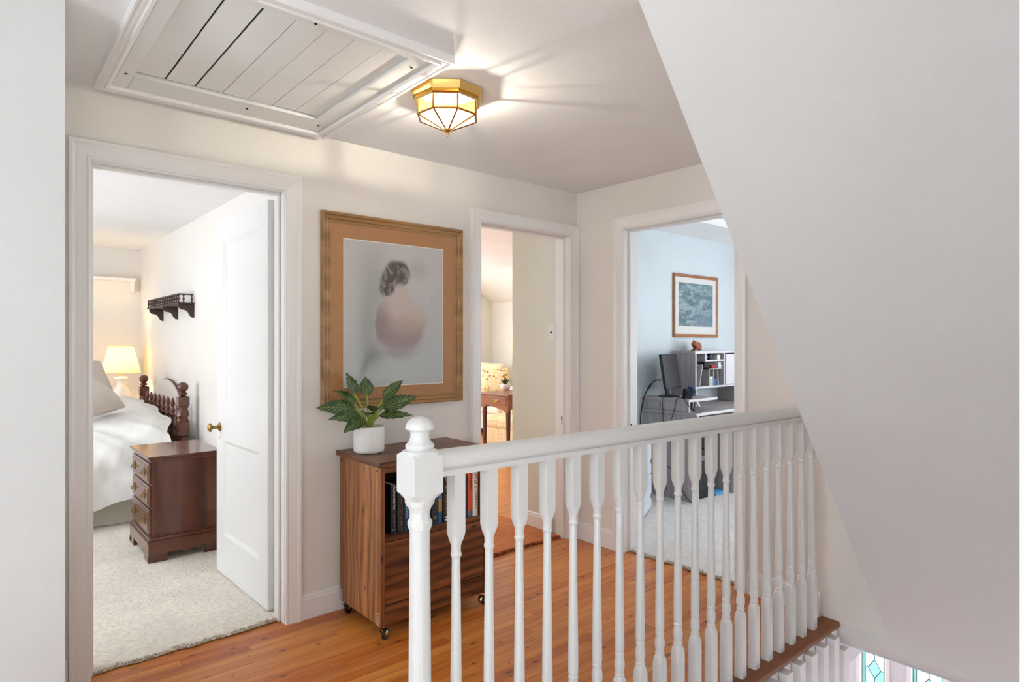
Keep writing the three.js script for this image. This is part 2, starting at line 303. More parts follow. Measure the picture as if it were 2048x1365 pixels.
/* ------------------------------------------------------------------ door casings, jambs, baseboards */
const casing = [[0.004, 0], [0.004, 0.012], [0.008, 0.0145], [0.013, 0.0145], [0.017, 0.0125], [0.03, 0.0155], [0.05, 0.0185], [0.056, 0.0185], [0.06, 0.021], [0.066, 0.0245], [0.077, 0.0245], [0.078, 0.0]];
function doorTrim(name, label, a0, a1, place, depth) {        // place(s, y, n): wall coords -> world; n proud of the wall
  const g = structGroup(name, label, 'door frame');
  const v = (s, y, n) => place(s, y, n), o = place(0, 0, 0), dir = (s, y, n) => { const p = place(s, y, n); return [p[0] - o[0], p[1] - o[1], p[2] - o[2]]; };
  part('casing', mould(casing, v(a0, 0, 0), v(a0, DH, 0), dir(-1, 0, 0), dir(0, 0, 1), 0, 1), M.trim, g);
  part('casing', mould(casing, v(a1, DH, 0), v(a1, 0, 0), dir(1, 0, 0), dir(0, 0, 1), 1, 0), M.trim, g);
  part('head_casing', mould(casing, v(a0, DH, 0), v(a1, DH, 0), dir(0, 1, 0), dir(0, 0, 1), 1, 1), M.trim, g);
  const B = (s0, s1, y0, y1, n0, n1) => { const p = place(s0, y0, n0), q = place(s1, y1, n1); return muv(rbox(Math.min(p[0], q[0]), Math.max(p[0], q[0]), y0, y1, Math.min(p[2], q[2]), Math.max(p[2], q[2]), 0.002, 1)); };
  part('jamb', B(a0 - 0.02, a0, 0, DH, -depth - 0.004, 0.002), M.trim, g);
  part('jamb', B(a1, a1 + 0.02, 0, DH, -depth - 0.004, 0.002), M.trim, g);
  part('head_jamb', B(a0 - 0.02, a1 + 0.02, DH, DH + 0.02, -depth - 0.004, 0.002), M.trim, g);
  part('door_stop', B(a0, a0 + 0.012, 0, DH - 0.012, -0.082, -0.045), M.trim, g);
  part('door_stop', B(a1 - 0.012, a1, 0, DH - 0.012, -0.082, -0.045), M.trim, g);
  part('head_stop', B(a0, a1, DH - 0.012, DH, -0.082, -0.045), M.trim, g);
  return { g, B };
}
const t1 = doorTrim('trim_1', 'white moulded casing of the bedroom doorway left of the framed print', ...D1, (s, y, n) => [s, y, n], T);
const t2 = doorTrim('trim_2', 'white moulded casing of the narrow doorway in the hall corner', ...D2, (s, y, n) => [s, y, n], T);
const t3 = doorTrim('trim_3', 'white moulded casing of the doorway to the blue room', ...D3, (s, y, n) => [-n, y, s], T);
part('strike_plate', [box(D2[1] - 0.0135, D2[1] - 0.0115, 0.82, 0.85, -0.062, -0.054), box(D2[1] - 0.0135, D2[1] - 0.0115, 0.795, 0.813, -0.06, -0.054)], M.dark, t2.g);
part('strike_plate', [box(0.05, 0.062, 0.80, 0.835, D3[0] + 0.011, D3[0] + 0.0135), box(0.05, 0.058, 0.775, 0.788, D3[0] + 0.011, D3[0] + 0.0135)], M.dark, t3.g);
const baseProf = [[0, 0], [0, 0.016], [0.096, 0.016], [0.104, 0.012], [0.112, 0.012], [0.118, 0.008], [0.122, 0]];
function baseboard(name, label, runs) { const g = structGroup(name, label, 'baseboard'); for (const [A, B, up] of runs) part('baseboard_run', mould(baseProf, A, B, [0, 1, 0], up, 0, 0), M.trim, g); return g; }
baseboard('baseboard_back', 'white baseboard below the framed print', [[[D1[1] + 0.079, 0, 0], [D2[0] - 0.079, 0, 0], [0, 0, 1]], [[-2.994, 0, 0], [D1[0] - 0.079, 0, 0], [0, 0, 1]]]);
baseboard('baseboard_right', 'white baseboard along the end wall beside the blue room doorway', [[[0, 0, 0.016], [0, 0, D3[0] - 0.079], [-1, 0, 0]], [[0, 0, D3[1] + 0.079], [0, 0, 1.66], [-1, 0, 0]]]);

/* ------------------------------------------------------------------ windows of the unseen sides (they let the day in; some added only for light) */
function windowUnit(name, label, axis, s0, s1, y0, y1, t0, t1) {
  const g = structGroup(name, label, 'window');
  const B = (a, b, c, d, e, f) => axis === 'x' ? box(a, b, c, d, e, f) : box(e, f, c, d, a, b);
  const fw = 0.05, tm = (t0 + t1) / 2;
  part('window_frame', [B(s0, s0 + fw, y0, y1, t0, t1), B(s1 - fw, s1, y0, y1, t0, t1), B(s0 + fw, s1 - fw, y0, y0 + fw, t0, t1), B(s0 + fw, s1 - fw, y1 - fw, y1, t0, t1)], M.trim, g);
  part('meeting_rail', B(s0 + fw, s1 - fw, (y0 + y1) / 2 - 0.02, (y0 + y1) / 2 + 0.02, tm - 0.02, tm + 0.02), M.trim, g);
  for (const [a, b] of [[y0 + fw, (y0 + y1) / 2 - 0.02], [(y0 + y1) / 2 + 0.02, y1 - fw]]) part('pane', B(s0 + fw, s1 - fw, a, b, tm - 0.002, tm + 0.002), M.glass, g);
  part('window_sill', B(s0 - 0.04, s1 + 0.04, y0 - 0.03, y0, t0 - 0.03, t1 + 0.03), M.trim, g);
}
windowUnit('window_1', 'unseen white landing window added to light the hall', 'z', 1.6, 3.6, 0.825, 2.175, -6.6, -6.5);  // added unseen window that lights the hall lengthwise
windowUnit('window_2', 'unseen white window added at the end of the landing to let in sun', 'x', -4.35, -3.15, 0.825, 2.175, 4.6, 4.7);  // added unseen window that lets the sun onto the landing carpet
windowUnit('window_3', 'white bedroom window out of sight on the left', 'z', -3.3, -1.1, 0.8, 2.2, -5.1, -5.0);
windowUnit('window_4', 'white window of the corner room', 'x', -1.3, 0.6, 0.8, 2.1, -5.0, -4.9);
windowUnit('window_8', 'second narrower white window added to light the corner room', 'x', 1.2, 2.2, 0.8, 2.1, -5.0, -4.9);  // added unseen window that brightens the corner room
windowUnit('window_5', 'white window of the blue room', 'z', 1.0, 2.5, 0.85, 2.15, 3.6, 3.7);

/* ------------------------------------------------------------------ bedroom shell */
const BW = -1.77, BZ = -5.05;
struct('wall_bedroom_right', panel('z', rect(BZ, -T, 0, H), [[-1.12, -0.24, 0.0001, 2.05]], BW, BW + 0.1), M.bedWall, 'cream bedroom wall carrying the dark wall shelf', 'wall');
struct('wall_bedroom_far', muv(box(-5.1, BW + 0.1, 0, H, BZ - 0.1, BZ)), M.bedWall, 'cream far wall of the bedroom behind the lamp', 'wall');
struct('wall_bedroom_left', panel('z', rect(BZ, -T, 0, H), [[-3.3, -1.1, 0.8, 2.2]], -5.1, -5.0), M.bedWall, 'cream bedroom wall with the window out of sight', 'wall');
struct('ceiling_bedroom', muv(box(-5.1, BW + 0.1, H, H + 0.1, BZ - 0.1, 0)), M.ceiling, 'white bedroom ceiling', 'ceiling');
// closet recess behind the open door
const closet = structGroup('wall_closet', 'olive closet recess with shelves behind the open white door', 'closet');
part('closet_back', box(-1.5, -1.46, 0, 2.05, -1.16, -0.2), M.olive, closet);
part('closet_side', [box(BW + 0.1, -1.5, 0, 2.05, -1.16, -1.12), box(BW + 0.1, -1.5, 0, 2.05, -0.24, -0.2), box(BW + 0.1, -1.46, 2.05, 2.09, -1.16, -0.2)], M.olive, closet);
for (const y of [0.86, 1.62]) part('closet_shelf', [box(BW + 0.02, -1.5, y, y + 0.018, -1.12, -0.24), box(BW + 0.03, BW + 0.045, y + 0.05, y + 0.062, -1.12, -0.24)], M.trim, closet);

function carpetSlab(name, label, x0, x1, z0, z1, mat, edge, nu, nv, tuftMat, y = 0.017, category = 'carpet') {   // edge: 'z1' or 'x0' has the loose lip
  const g = structGroup(name, label, category);
  const f = (u, v) => {
    const x = x0 + (x1 - x0) * u, z = z0 + (z1 - z0) * v; const d = edge === 'z1' ? z1 - z : x - x0;
    const w = (vn(x * 9, z * 9) - 0.5) * 0.004 + (vn(x * 60, z * 60, 0, 0, 4) - 0.5) * 0.0035;
    const lip = d < 0.03 ? 1 - Math.pow(1 - d / 0.03, 2) : 1, wob = (vn(x * 14 + z * 14, 3) - 0.5) * 0.016 * (d < 0.08 ? 1 : 0);
    return [edge === 'x0' ? x + wob : x, (y + w) * (0.25 + 0.75 * lip), edge === 'z1' ? z + wob : z];
  };
  const q = (t) => t;
  const geo = grid(nu, nv, (u, v) => f(edge === 'x0' ? u * u : u, edge === 'z1' ? 1 - (1 - v) * (1 - v) : 1 - v));
  if (edge === 'z1') { const id = geo.index.array; for (let i = 0; i < id.length; i += 3) { const t = id[i]; id[i] = id[i + 1]; id[i + 1] = t; } geo.computeVertexNormals(); }
  part('carpet_pile', muv(geo), mat, g);
  part('backing', box(x0 + (edge === 'x0' ? 0.03 : 0), x1, -0.02, 0.0005, z0, z1 - (edge === 'z1' ? 0.03 : 0)), tuftMat, g);
  const L = edge === 'z1' ? x1 - x0 : z1 - z0, n = Math.floor(L * 620);
  const im = new THREE.InstancedMesh(new THREE.ConeGeometry(0.0026, 0.018, 5), tuftMat, n); im.name = 'frayed_edge'; im.userData.kind = 'stuff'; shadow(im);
  const m = new THREE.Matrix4(), e = new THREE.Euler(), qt = new THREE.Quaternion();
  for (let i = 0; i < n; i++) {
    const s = rnd() * L, x = edge === 'z1' ? x0 + s : x0, z = edge === 'z1' ? z1 : z0 + s, wob = (vn(x * 14 + z * 14, 3) - 0.5) * 0.016, off = rr(-0.004, 0.012), lean = rr(40, 110);
    e.set(edge === 'z1' ? R(lean) : rr(-0.5, 0.5), rr(-0.4, 0.4), edge === 'x0' ? R(lean) : rr(-0.5, 0.5)); qt.setFromEuler(e);
    m.compose(new THREE.Vector3(edge === 'x0' ? x + wob + off : x, rr(0.003, y), edge === 'z1' ? z + wob - off : z), qt, new THREE.Vector3(1, rr(0.6, 1.3), 1)); im.setMatrixAt(i, m);
  }
  g.add(im);
  return g;
}
// built in two pieces so that the doorway strip stays between the jambs
carpetSlab('floor_bedroom', 'cream cut-pile bedroom carpet with a frayed edge at the doorway', D1[0], D1[1], -1.0, -0.05, M.carpet, 'z1', 120, 150, M.tuft);
{
  const g = structGroup('floor_bedroom_far', 'cream cut-pile carpet under the bed and nightstand', 'carpet');
  part('carpet_pile', muv(mergeGeometries([box(-5.0, D1[0] - 0.0, -0.02, 0.0135, BZ, -T).toNonIndexed(), box(D1[1], BW, -0.02, 0.0135, BZ, -T).toNonIndexed(), box(D1[0], D1[1], -0.02, 0.0135, BZ, -0.99).toNonIndexed()])), M.carpet, g);
}

/* ------------------------------------------------------------------ corner room shell (second doorway) */
struct('wall_corner_room_near', muv(box(-0.078, T, 0, H, -0.60, -T)), M.sage, 'sage grey wall seen just inside the corner doorway', 'wall');
struct('wall_corner_room_side', muv(box(T, 3.7, 0, H + 0.12, -0.6, -0.5)), M.roomTwoWall, 'white wall between the corner room and the blue room', 'wall');
struct('wall_corner_room_left', muv(box(-1.46, -1.36, 0, H, -4.9, -T)), M.roomTwoWall, 'white left wall of the corner room', 'wall');
struct('wall_corner_room_far', panel('x', rect(-1.46, 3.3, 0, H), [[-1.3, 0.6, 0.8, 2.1], [1.2, 2.2, 0.8, 2.1]], -5.0, -4.9), M.roomTwoWall, 'white far wall of the corner room with a window', 'wall');
struct('wall_corner_room_right', muv(box(3.2, 3.3, 0, H, -4.9, -0.6)), M.roomTwoWall, 'white knee wall behind the floral cushion', 'wall');
struct('ceiling_corner_room', muv(box(-1.46, 3.3, H, H + 0.1, -5.0, 0)), M.ceiling, 'white ceiling of the corner room', 'ceiling');
{ const g = extrude([[3.2, 2.0], [3.2, H], [2.55, H]], 4.3); g.translate(0, 0, -4.9); struct('ceiling_corner_slope', muv(g), M.roomTwoWall, 'white sloped ceiling of the corner room', 'ceiling'); }
struct('floor_corner_room', muv(box(-1.46, 3.3, -0.06, -0.001, -4.9, -0.125), 'x'), M.floor[2], 'golden wood floor of the corner room', 'floor');
carpetSlab('rug_corner_room', 'rust orange shag rug in the corner doorway', D2[0] + 0.003, D2[1] - 0.003, -0.95, -0.075, M.rug, 'z1', 90, 90, M.tuftRust, 0.016, 'rug').userData.kind = undefined;

baseboard('baseboard_corner_room', 'white baseboard on the sage wall inside the corner doorway', [[[-0.078, 0, -0.16], [-0.078, 0, -0.6], [-1, 0, 0]]]);

/* ------------------------------------------------------------------ blue room shell (third doorway) */
const BR = 2.47;
struct('wall_blue_back', muv(box(T, 3.7, 0, BR, -0.5, -0.4995 + 0.0)), M.blue, 'pale blue wall behind the desk', 'wall');
struct('wall_blue_right', panel('z', rect(-0.5, 2.8, 0, BR), [[1.0, 2.5, 0.85, 2.15]], 3.6, 3.7), M.blue, 'pale blue wall with the window', 'wall');
struct('wall_blue_near', muv(box(T, 3.7, 0, BR, 2.7, 2.8)), M.blue, 'pale blue wall on the near side of the desk room', 'wall');
struct('wall_blue_left', [panel('z', rect(-0.5, 2.7, 0, BR), [[D3[0] - 0.02, D3[1] + 0.02, 0.0001, DH + 0.02]], T, T + 0.004)], M.blue, 'pale blue side of the doorway wall', 'wall');
struct('ceiling_blue_room', muv(box(T, 3.7, BR, BR + 0.1, -0.5, 2.8)), M.ceiling, 'white ceiling of the blue room', 'ceiling');
carpetSlab('floor_blue_room', 'pale grey carpet of the blue room', 0.045, 0.9, D3[0] + 0.002, D3[1] - 0.002, M.carpetBlue, 'x0', 120, 100, M.tuft);
{
  const g = structGroup('floor_blue_room_far', 'pale grey carpet under the desk', 'carpet');
  part('carpet_pile', muv(mergeGeometries([box(T, 0.9, -0.06, 0.0135, -0.5, D3[0]).toNonIndexed(), box(T, 0.9, -0.06, 0.0135, D3[1], 2.7).toNonIndexed(), box(0.89, 3.6, -0.06, 0.0135, -0.5, 2.7).toNonIndexed()])), M.carpetBlue, g);
}

/* ------------------------------------------------------------------ lower storey seen through the stairwell */
struct('floor_lower', muv(box(-2.6, 2.3, -2.8, -2.7, 0.2, 3.0)), M.floor[1], 'wood floor of the entrance below', 'floor');
struct('wall_lower_back', muv(box(-2.6, 2.3, -2.7, -0.12, 0.2, 0.3)), M.lower, 'grey wall of the entrance below', 'wall');
struct('wall_lower_end', muv(box(-2.6, -2.5, -2.7, -0.12, 0.3, 2.99)), M.lower, 'grey wall under the landing', 'wall');
struct('ceiling_lower', [muv(box(T, 2.3, -0.30, -0.07, 0.2, 1.70)), muv(box(-2.5, T, -0.16, -0.125, 0.2, 1.70))], M.lower, 'grey soffit below the upper floor', 'ceiling');
struct('ceiling_lower_porch', muv(box(T, 2.3, -0.16, -0.07, 1.70, 2.871)), M.lower, 'grey ceiling over the entrance below', 'ceiling');
struct('trim_stair_fascia', muv(box(-2.36, 0.0, -0.12, -0.031, 1.70, 1.735)), M.trim, 'white board under the wooden nosing of the stairwell edge', 'trim');
// entrance wall with a pair of leaded lights
{
  const lites = [[1.045, 1.225], [1.405, 1.615]], y0 = -2.05, y1 = -0.85;
  struct('wall_lower_front', panel('z', rect(0.3, 2.871, -2.7, -0.16), lites.map(([a, b]) => [a, b, y0, y1]), 2.2, 2.3), M.lower, 'grey panelled entrance wall with two leaded lights', 'wall');
  const clear = phys({ color: col(244, 250, 248), transmission: 0.85, thickness: 0, roughness: 0.6 }), aqua = phys({ color: col(186, 226, 222), transmission: 0.85, thickness: 0, roughness: 0.5 }), mint = phys({ color: col(212, 235, 220), transmission: 0.85, thickness: 0, roughness: 0.5 });
  const lead = std({ color: col(38, 66, 74), roughness: 0.5 });
  lites.forEach(([a, b], i) => {
    const g = structGroup(`window_${6 + i}`, i ? 'aqua leaded glass light cut by the plaster edge, right one of the pair' : 'aqua leaded glass light with a diamond, left one of the pair below the stairs', 'window');
    const x = 2.235, w = b - a, c = (a + b) / 2, q = 0.022, dy = -1.235, dh = 0.075, dw = w * 0.26;
    const pane = (pts, m) => { const e = extrude(pts, 0.004); e.rotateY(-Math.PI / 2); e.translate(x, 0, 0); part('pane', e, m, g); };
    pane(rect(a, a + q, y0, y1), aqua); pane(rect(b - q, b, y0, y1), i ? aqua : mint);
    pane([[a + q, dy], [c - dw, dy], [c, dy + dh], [c, y1], [a + q, y1]], clear); pane([[b - q, dy], [b - q, y1], [c, y1], [c, dy + dh], [c + dw, dy]], clear);
    pane([[c - dw, dy], [c, dy - dh], [c + dw, dy], [c, dy + dh]], aqua);
    pane([[a + q, y0], [c, y0], [c, dy - dh], [c - dw, dy], [a + q, dy]], mint); pane([[c, y0], [b - q, y0], [b - q, dy], [c + dw, dy], [c, dy - dh]], aqua);
    const L = []; const ln = (p, r) => L.push(bar([x - 0.004, p[1], p[0]], [x - 0.004, r[1], r[0]], 0.0028, 6));
    ln([a + q, y0], [a + q, y1]); ln([b - q, y0], [b - q, y1]); ln([c, dy + dh], [c, y1]); ln([c, y0], [c, dy - dh]);
    ln([c - dw, dy], [c, dy + dh]); ln([c, dy + dh], [c + dw, dy]); ln([c + dw, dy], [c, dy - dh]); ln([c, dy - dh], [c - dw, dy]); ln([a + q, dy], [c - dw, dy]); ln([c + dw, dy], [b - q, dy]); ln([a, y0], [a, y1]); ln([b, y0], [b, y1]);
    part('leading', L, lead, g);
    part('window_frame', [box(2.185, 2.2, y0 - 0.03, y1 + 0.03, a - 0.03, a), box(2.185, 2.2, y0 - 0.03, y1 + 0.03, b, b + 0.03), box(2.185, 2.2, y1, y1 + 0.03, a, b), box(2.185, 2.2, y0 - 0.03, y0, a, b)], M.trim, g);
  });
}
const stairs = structGroup('staircase', 'stairs descending beside the white railing', 'stairs');
for (let i = 0; i < 12; i++) {
  const x = -2.36 + i * 0.232, y = -0.2077 * (i + 1);
  part('tread', muv(rbox(x - 0.025, x + 0.235, y - 0.03, y, 1.74, 2.868, 0.008, 2), 'z'), M.nosing, stairs);
  part('riser', muv(box(x, x + 0.015, y, y + 0.1777, 1.74, 2.868)), M.trim, stairs);
}

/* ------------------------------------------------------------------ white railing */
{
  const g = thing('stair_railing', 'white painted balustrade with turned balusters and a capped newel along the stairwell', 'railing', [0, 0, 0]);
  const bz = 1.694, BIG = 1;
  const prof = [[0.0, BIG], [0.245, BIG], [0.2455, 0.0242], [0.262, 0.0215], [0.272, 0.0162], [0.276, 0.0138], [0.279, 0.0158], [0.284, 0.0162], [0.288, 0.0138], [0.292, 0.0142], [0.305, 0.017], [0.322, 0.017], [0.338, 0.0142], [0.343, 0.0138], [0.347, 0.0154], [0.352, 0.0154], [0.356, 0.0138], [0.362, 0.0152], [0.38, 0.0158], [0.5, 0.0146], [0.65, 0.0128], [0.807, 0.0111], [0.812, 0.0111], [0.815, 0.0134], [0.82, 0.0146], [0.825, 0.0134], [0.828, 0.012], [0.832, 0.0126], [0.842, 0.0126], [0.85, 0.0148], [0.858, 0.0185], [0.868, 0.022], [0.878, 0.0242], [0.8785, BIG], [1.03, BIG]];
  const bg = turned(prof, 0.0172, 32);
  for (let i = 0; i < 20; i++) { const m = part('baluster', bg, M.railWhite, g); m.position.set(-2.258 + i * 0.1095, 0, bz); m.rotation.y = rr(-0.02, 0.02); }
  const np = [[0.0, BIG], [0.33, BIG], [0.3305, 0.058], [0.345, 0.0423], [0.355, 0.0304], [0.36, 0.0304], [0.366, 0.0346], [0.376, 0.0346], [0.382, 0.0287], [0.40, 0.0292], [0.9, 0.0249], [0.902, 0.0258], [0.906, 0.0258], [0.909, 0.0275], [0.918, 0.0304], [0.926, 0.0304], [0.934, 0.0262], [0.936, 0.0249], [0.952, 0.0249], [0.954, 0.0262], [0.96, 0.0279], [0.966, 0.0321], [0.972, 0.0359], [0.978, 0.0368], [0.981, 0.0355], [0.9815, 0.0368], [0.998, 0.0565], [0.9985, BIG], [1.091, BIG], [1.0915, 0.0575], [1.097, 0.0465], [1.102, 0.0423], [1.104, 0.0359], [1.106, 0.033], [1.109, 0.0351], [1.114, 0.0359], [1.118, 0.0342], [1.12, 0.0313], [1.126, 0.0266], [1.134, 0.0237], [1.142, 0.0232], [1.148, 0.0245], [1.152, 0.0279], [1.1545, 0.0346], [1.158, 0.0359], [1.164, 0.0346], [1.172, 0.0304], [1.179, 0.0228], [1.184, 0.0118], [1.1855, 0.0034]];
  const nw = part('newel_post', turned(np, 0.041, 48), M.railWhite, g); nw.position.set(-2.368, 0, bz); nw.userData.label = 'square newel post with a turned mushroom cap';
  const hp = [[-0.021, 0.0], [0.021, 0.0], [0.021, 0.014], [0.017, 0.017], [0.022, 0.02], [0.03, 0.026], [0.034, 0.035], [0.033, 0.046], [0.027, 0.057], [0.016, 0.064], [0, 0.0665], [-0.016, 0.064], [-0.027, 0.057], [-0.033, 0.046], [-0.034, 0.035], [-0.03, 0.026], [-0.022, 0.02], [-0.017, 0.017], [-0.021, 0.014]];
  const hr = extrude(hp, 2.32); hr.rotateY(Math.PI / 2);       // along +x, profile (z, y)
  const rail = part('handrail', muv(toCreasedNormals(hr, R(35)), 'x'), M.railWhite, g); rail.position.set(-2.325, 1.031, bz); rail.rotation.z = -0.0105;
}
{
  const g = thing('stair_screen', 'row of square white slats hanging below the wooden stairwell nosing', 'slats', [0, 0, 0]);
  for (let i = 0; i < 12; i++) { const x = -0.09 - i * 0.12; part('slat', muv(rbox(x - 0.027, x + 0.027, -1.1, -0.042, 1.737, 1.775, 0.002, 1), 'y'), M.trim, g); }
  part('end_slat', muv(rbox(0.002, 0.06, -1.1, -0.132, 1.737, 1.772, 0.002, 1), 'y'), M.trim, g);
}

/* ------------------------------------------------------------------ attic hatch */
{
  const g = thing('attic_hatch', 'white painted board hatch with moulded frame in the ceiling above the bedroom door', 'hatch', [0, 0, 0]);
  const X0 = -2.79, X1 = -1.935, Z0 = 0.105, Z1 = 1.115, prof = [[0, 0], [0, 0.022], [0.006, 0.03], [0.016, 0.032], [0.02, 0.026], [0.03, 0.028], [0.04, 0.024], [0.044, 0.03], [0.05, 0.03], [0.052, 0.0]];
  const dn = [0, -1, 0];
  part('moulding', mould(prof, [X0, H, Z0], [X0, H, Z1], [-1, 0, 0], dn, 1, 1), M.trim, g);
  part('moulding', mould(prof, [X1, H, Z1], [X1, H, Z0], [1, 0, 0], dn, 1, 1), M.trim, g);
  part('moulding', mould(prof, [X0, H, Z1], [X1, H, Z1], [0, 0, 1], dn, 1, 1), M.trim, g);
  part('moulding', mould(prof, [X1, H, Z0], [X0, H, Z0], [0, 0, -1], dn, 1, 1), M.trim, g);
  const b0 = H - 0.019, ix0 = -2.735, ix1 = -2.015, iz0 = 0.265, iz1 = 1.075;
  part('stile', muv(rbox(X0 + 0.002, ix0, b0, H, Z0 + 0.002, Z1 - 0.002, 0.003)), M.hatchWhite, g);
  part('stile', muv(rbox(ix1, X1 - 0.002, b0, H, Z0 + 0.002, Z1 - 0.002, 0.003)), M.hatchWhite, g);
  part('rail', muv(rbox(ix0, ix1, b0, H, Z0 + 0.002, iz0, 0.003)), M.hatchWhite, g);
  part('rail', muv(rbox(ix0, ix1, b0, H, iz1, Z1 - 0.002, 0.003)), M.hatchWhite, g);
  part('painted_gap_shade', box(ix0, ix1, H - 0.001, H, iz0, iz1), M.dark, g);  // dark sheet painted above the boards as the shade in their gaps
  const gaps = [0.0, 0.006, 0.007, 0.0022, 0.0015, 0.0022, 0.002, 0.002], bw = (ix1 - ix0 - gaps.reduce((a, b) => a + b, 0)) / 7; let x = ix0;
  for (let i = 0; i < 7; i++) { x += gaps[i]; const b = part('board', muv(rbox(x, x + bw, H - 0.0065 - rr(0, 0.001), H - 0.001, iz0 + (i === 4 ? 0.003 : 0.013), iz1 - 0.0015, 0.0015, 1)), M.hatchWhite, g); x += bw; }
  for (const [sx, sz] of [[-2.764, 0.27], [-2.3, 0.2], [-1.975, 0.2], [-1.975, 1.02], [-2.376, 1.095], [-2.764, 1.05]]) { const s = cyl(0.005, 0.005, 0.003, 12); s.translate(sx, b0 - 0.0012, sz); part('screw', s, M.dark, g); }
}

/* ------------------------------------------------------------------ octagonal ceiling light */
{
  const cx = -1.712, cz = 0.875, g = thing('ceiling_light', 'lit eight-sided brass and glass lantern on the hall ceiling', 'ceiling light', [cx, H, cz], R(6));
  const oct = (r) => { const o = []; for (let k = 0; k < 8; k++) { const t = k / 8 * Math.PI * 2 + Math.PI / 8; o.push([Math.cos(t) * r, Math.sin(t) * r]); } return o; };
  const ring = (list, cap) => { const pos = []; const P = (r, y, k) => { const t = (k % 8) / 8 * Math.PI * 2 + Math.PI / 8; return [Math.cos(t) * r, y, Math.sin(t) * r]; }; for (let i = 0; i < list.length - 1; i++) for (let k = 0; k < 8; k++) { const [r0, y0] = list[i], [r1, y1] = list[i + 1], a = P(r0, y0, k), b = P(r0, y0, k + 1), c = P(r1, y1, k), d = P(r1, y1, k + 1); pos.push(...a, ...b, ...c, ...b, ...d, ...c); } const q = new THREE.BufferGeometry(); q.setAttribute('position', new THREE.Float32BufferAttribute(pos, 3)); return toCreasedNormals(q, R(10)); };
  part('canopy', ring([[0.13, 0.0], [0.15, 0.0], [0.157, -0.004], [0.148, -0.034], [0.138, -0.036], [0.141, -0.044], [0.132, -0.05], [0.128, -0.048], [0.13, 0.0]]), M.brass, g);
  const plate = cyl(0.135, 0.135, 0.003, 8); plate.rotateY(Math.PI / 8); plate.translate(0, -0.0018, 0); part('reflector_plate', plate, std({ color: col(240, 238, 230), roughness: 0.5 }), g);
  const rs = 0.126, y0 = -0.05, y1 = -0.105, y2 = -0.155, rb = 0.126, o = oct(rs), rc = 0.018;
  const clearG = phys({ color: col(255, 252, 244), transmission: 0.96, thickness: 0, roughness: 0.03 }), frost = phys({ color: col(255, 252, 246), transmission: 0.4, thickness: 0, roughness: 0.6 });
  const quad = (A, B, C, D) => { const q = new THREE.BufferGeometry(); q.setAttribute('position', new THREE.Float32BufferAttribute([...A, ...B, ...C, ...A, ...C, ...D], 3)); q.computeVertexNormals(); return q; };
  const c2 = oct(rc);
  for (let k = 0; k < 8; k++) {
    const [ax, az] = o[k], [bx, bz] = o[(k + 1) % 8], [px, pz] = c2[k], [qx, qz] = c2[(k + 1) % 8];
    part('side_pane', quad([ax, y0, az], [bx, y0, bz], [bx, y1, bz], [ax, y1, az]), clearG, g);
    part('lower_pane', quad([ax, y1, az], [bx, y1, bz], [qx, y2, qz], [px, y2, pz]), frost, g);
    part('came', [bar([ax, y0, az], [ax, y1, az], 0.0042), bar([ax, y1, az], [bx, y1, bz], 0.0042)], M.brassDark, g);
    part('rib', bar([ax, y1, az], [px, y2, pz], 0.004), M.brassDark, g);
  }
  const fin = lathe([[0, -0.187], [0.004, -0.184], [0.006, -0.178], [0.004, -0.172], [0.008, -0.168], [0.02, -0.16], [0.022, -0.155], [0.016, -0.149], [0, -0.147]], 24); part('finial', fin, M.brass, g);
  const bulbMat = std({ color: 0xffffff, emissive: col(255, 232, 190), emissiveIntensity: 5 });
  for (const s of [-1, 1]) {
    const b = new THREE.SphereGeometry(0.021, 20, 14); b.scale(1.15, 1, 1); b.translate(s * 0.052, -0.088, 0); part('bulb', b, bulbMat, g);
    const so = cyl(0.012, 0.012, 0.03, 16); so.rotateZ(Math.PI / 2); so.translate(s * 0.02, -0.088, 0); part('socket', so, M.brassDark, g);
    const l = new THREE.PointLight(col(255, 248, 236), 0.5, 0, 2); l.position.set(s * 0.052, -0.088, 0); l.castShadow = true; l.shadow.radius = 0.35; g.add(l);
  }
}

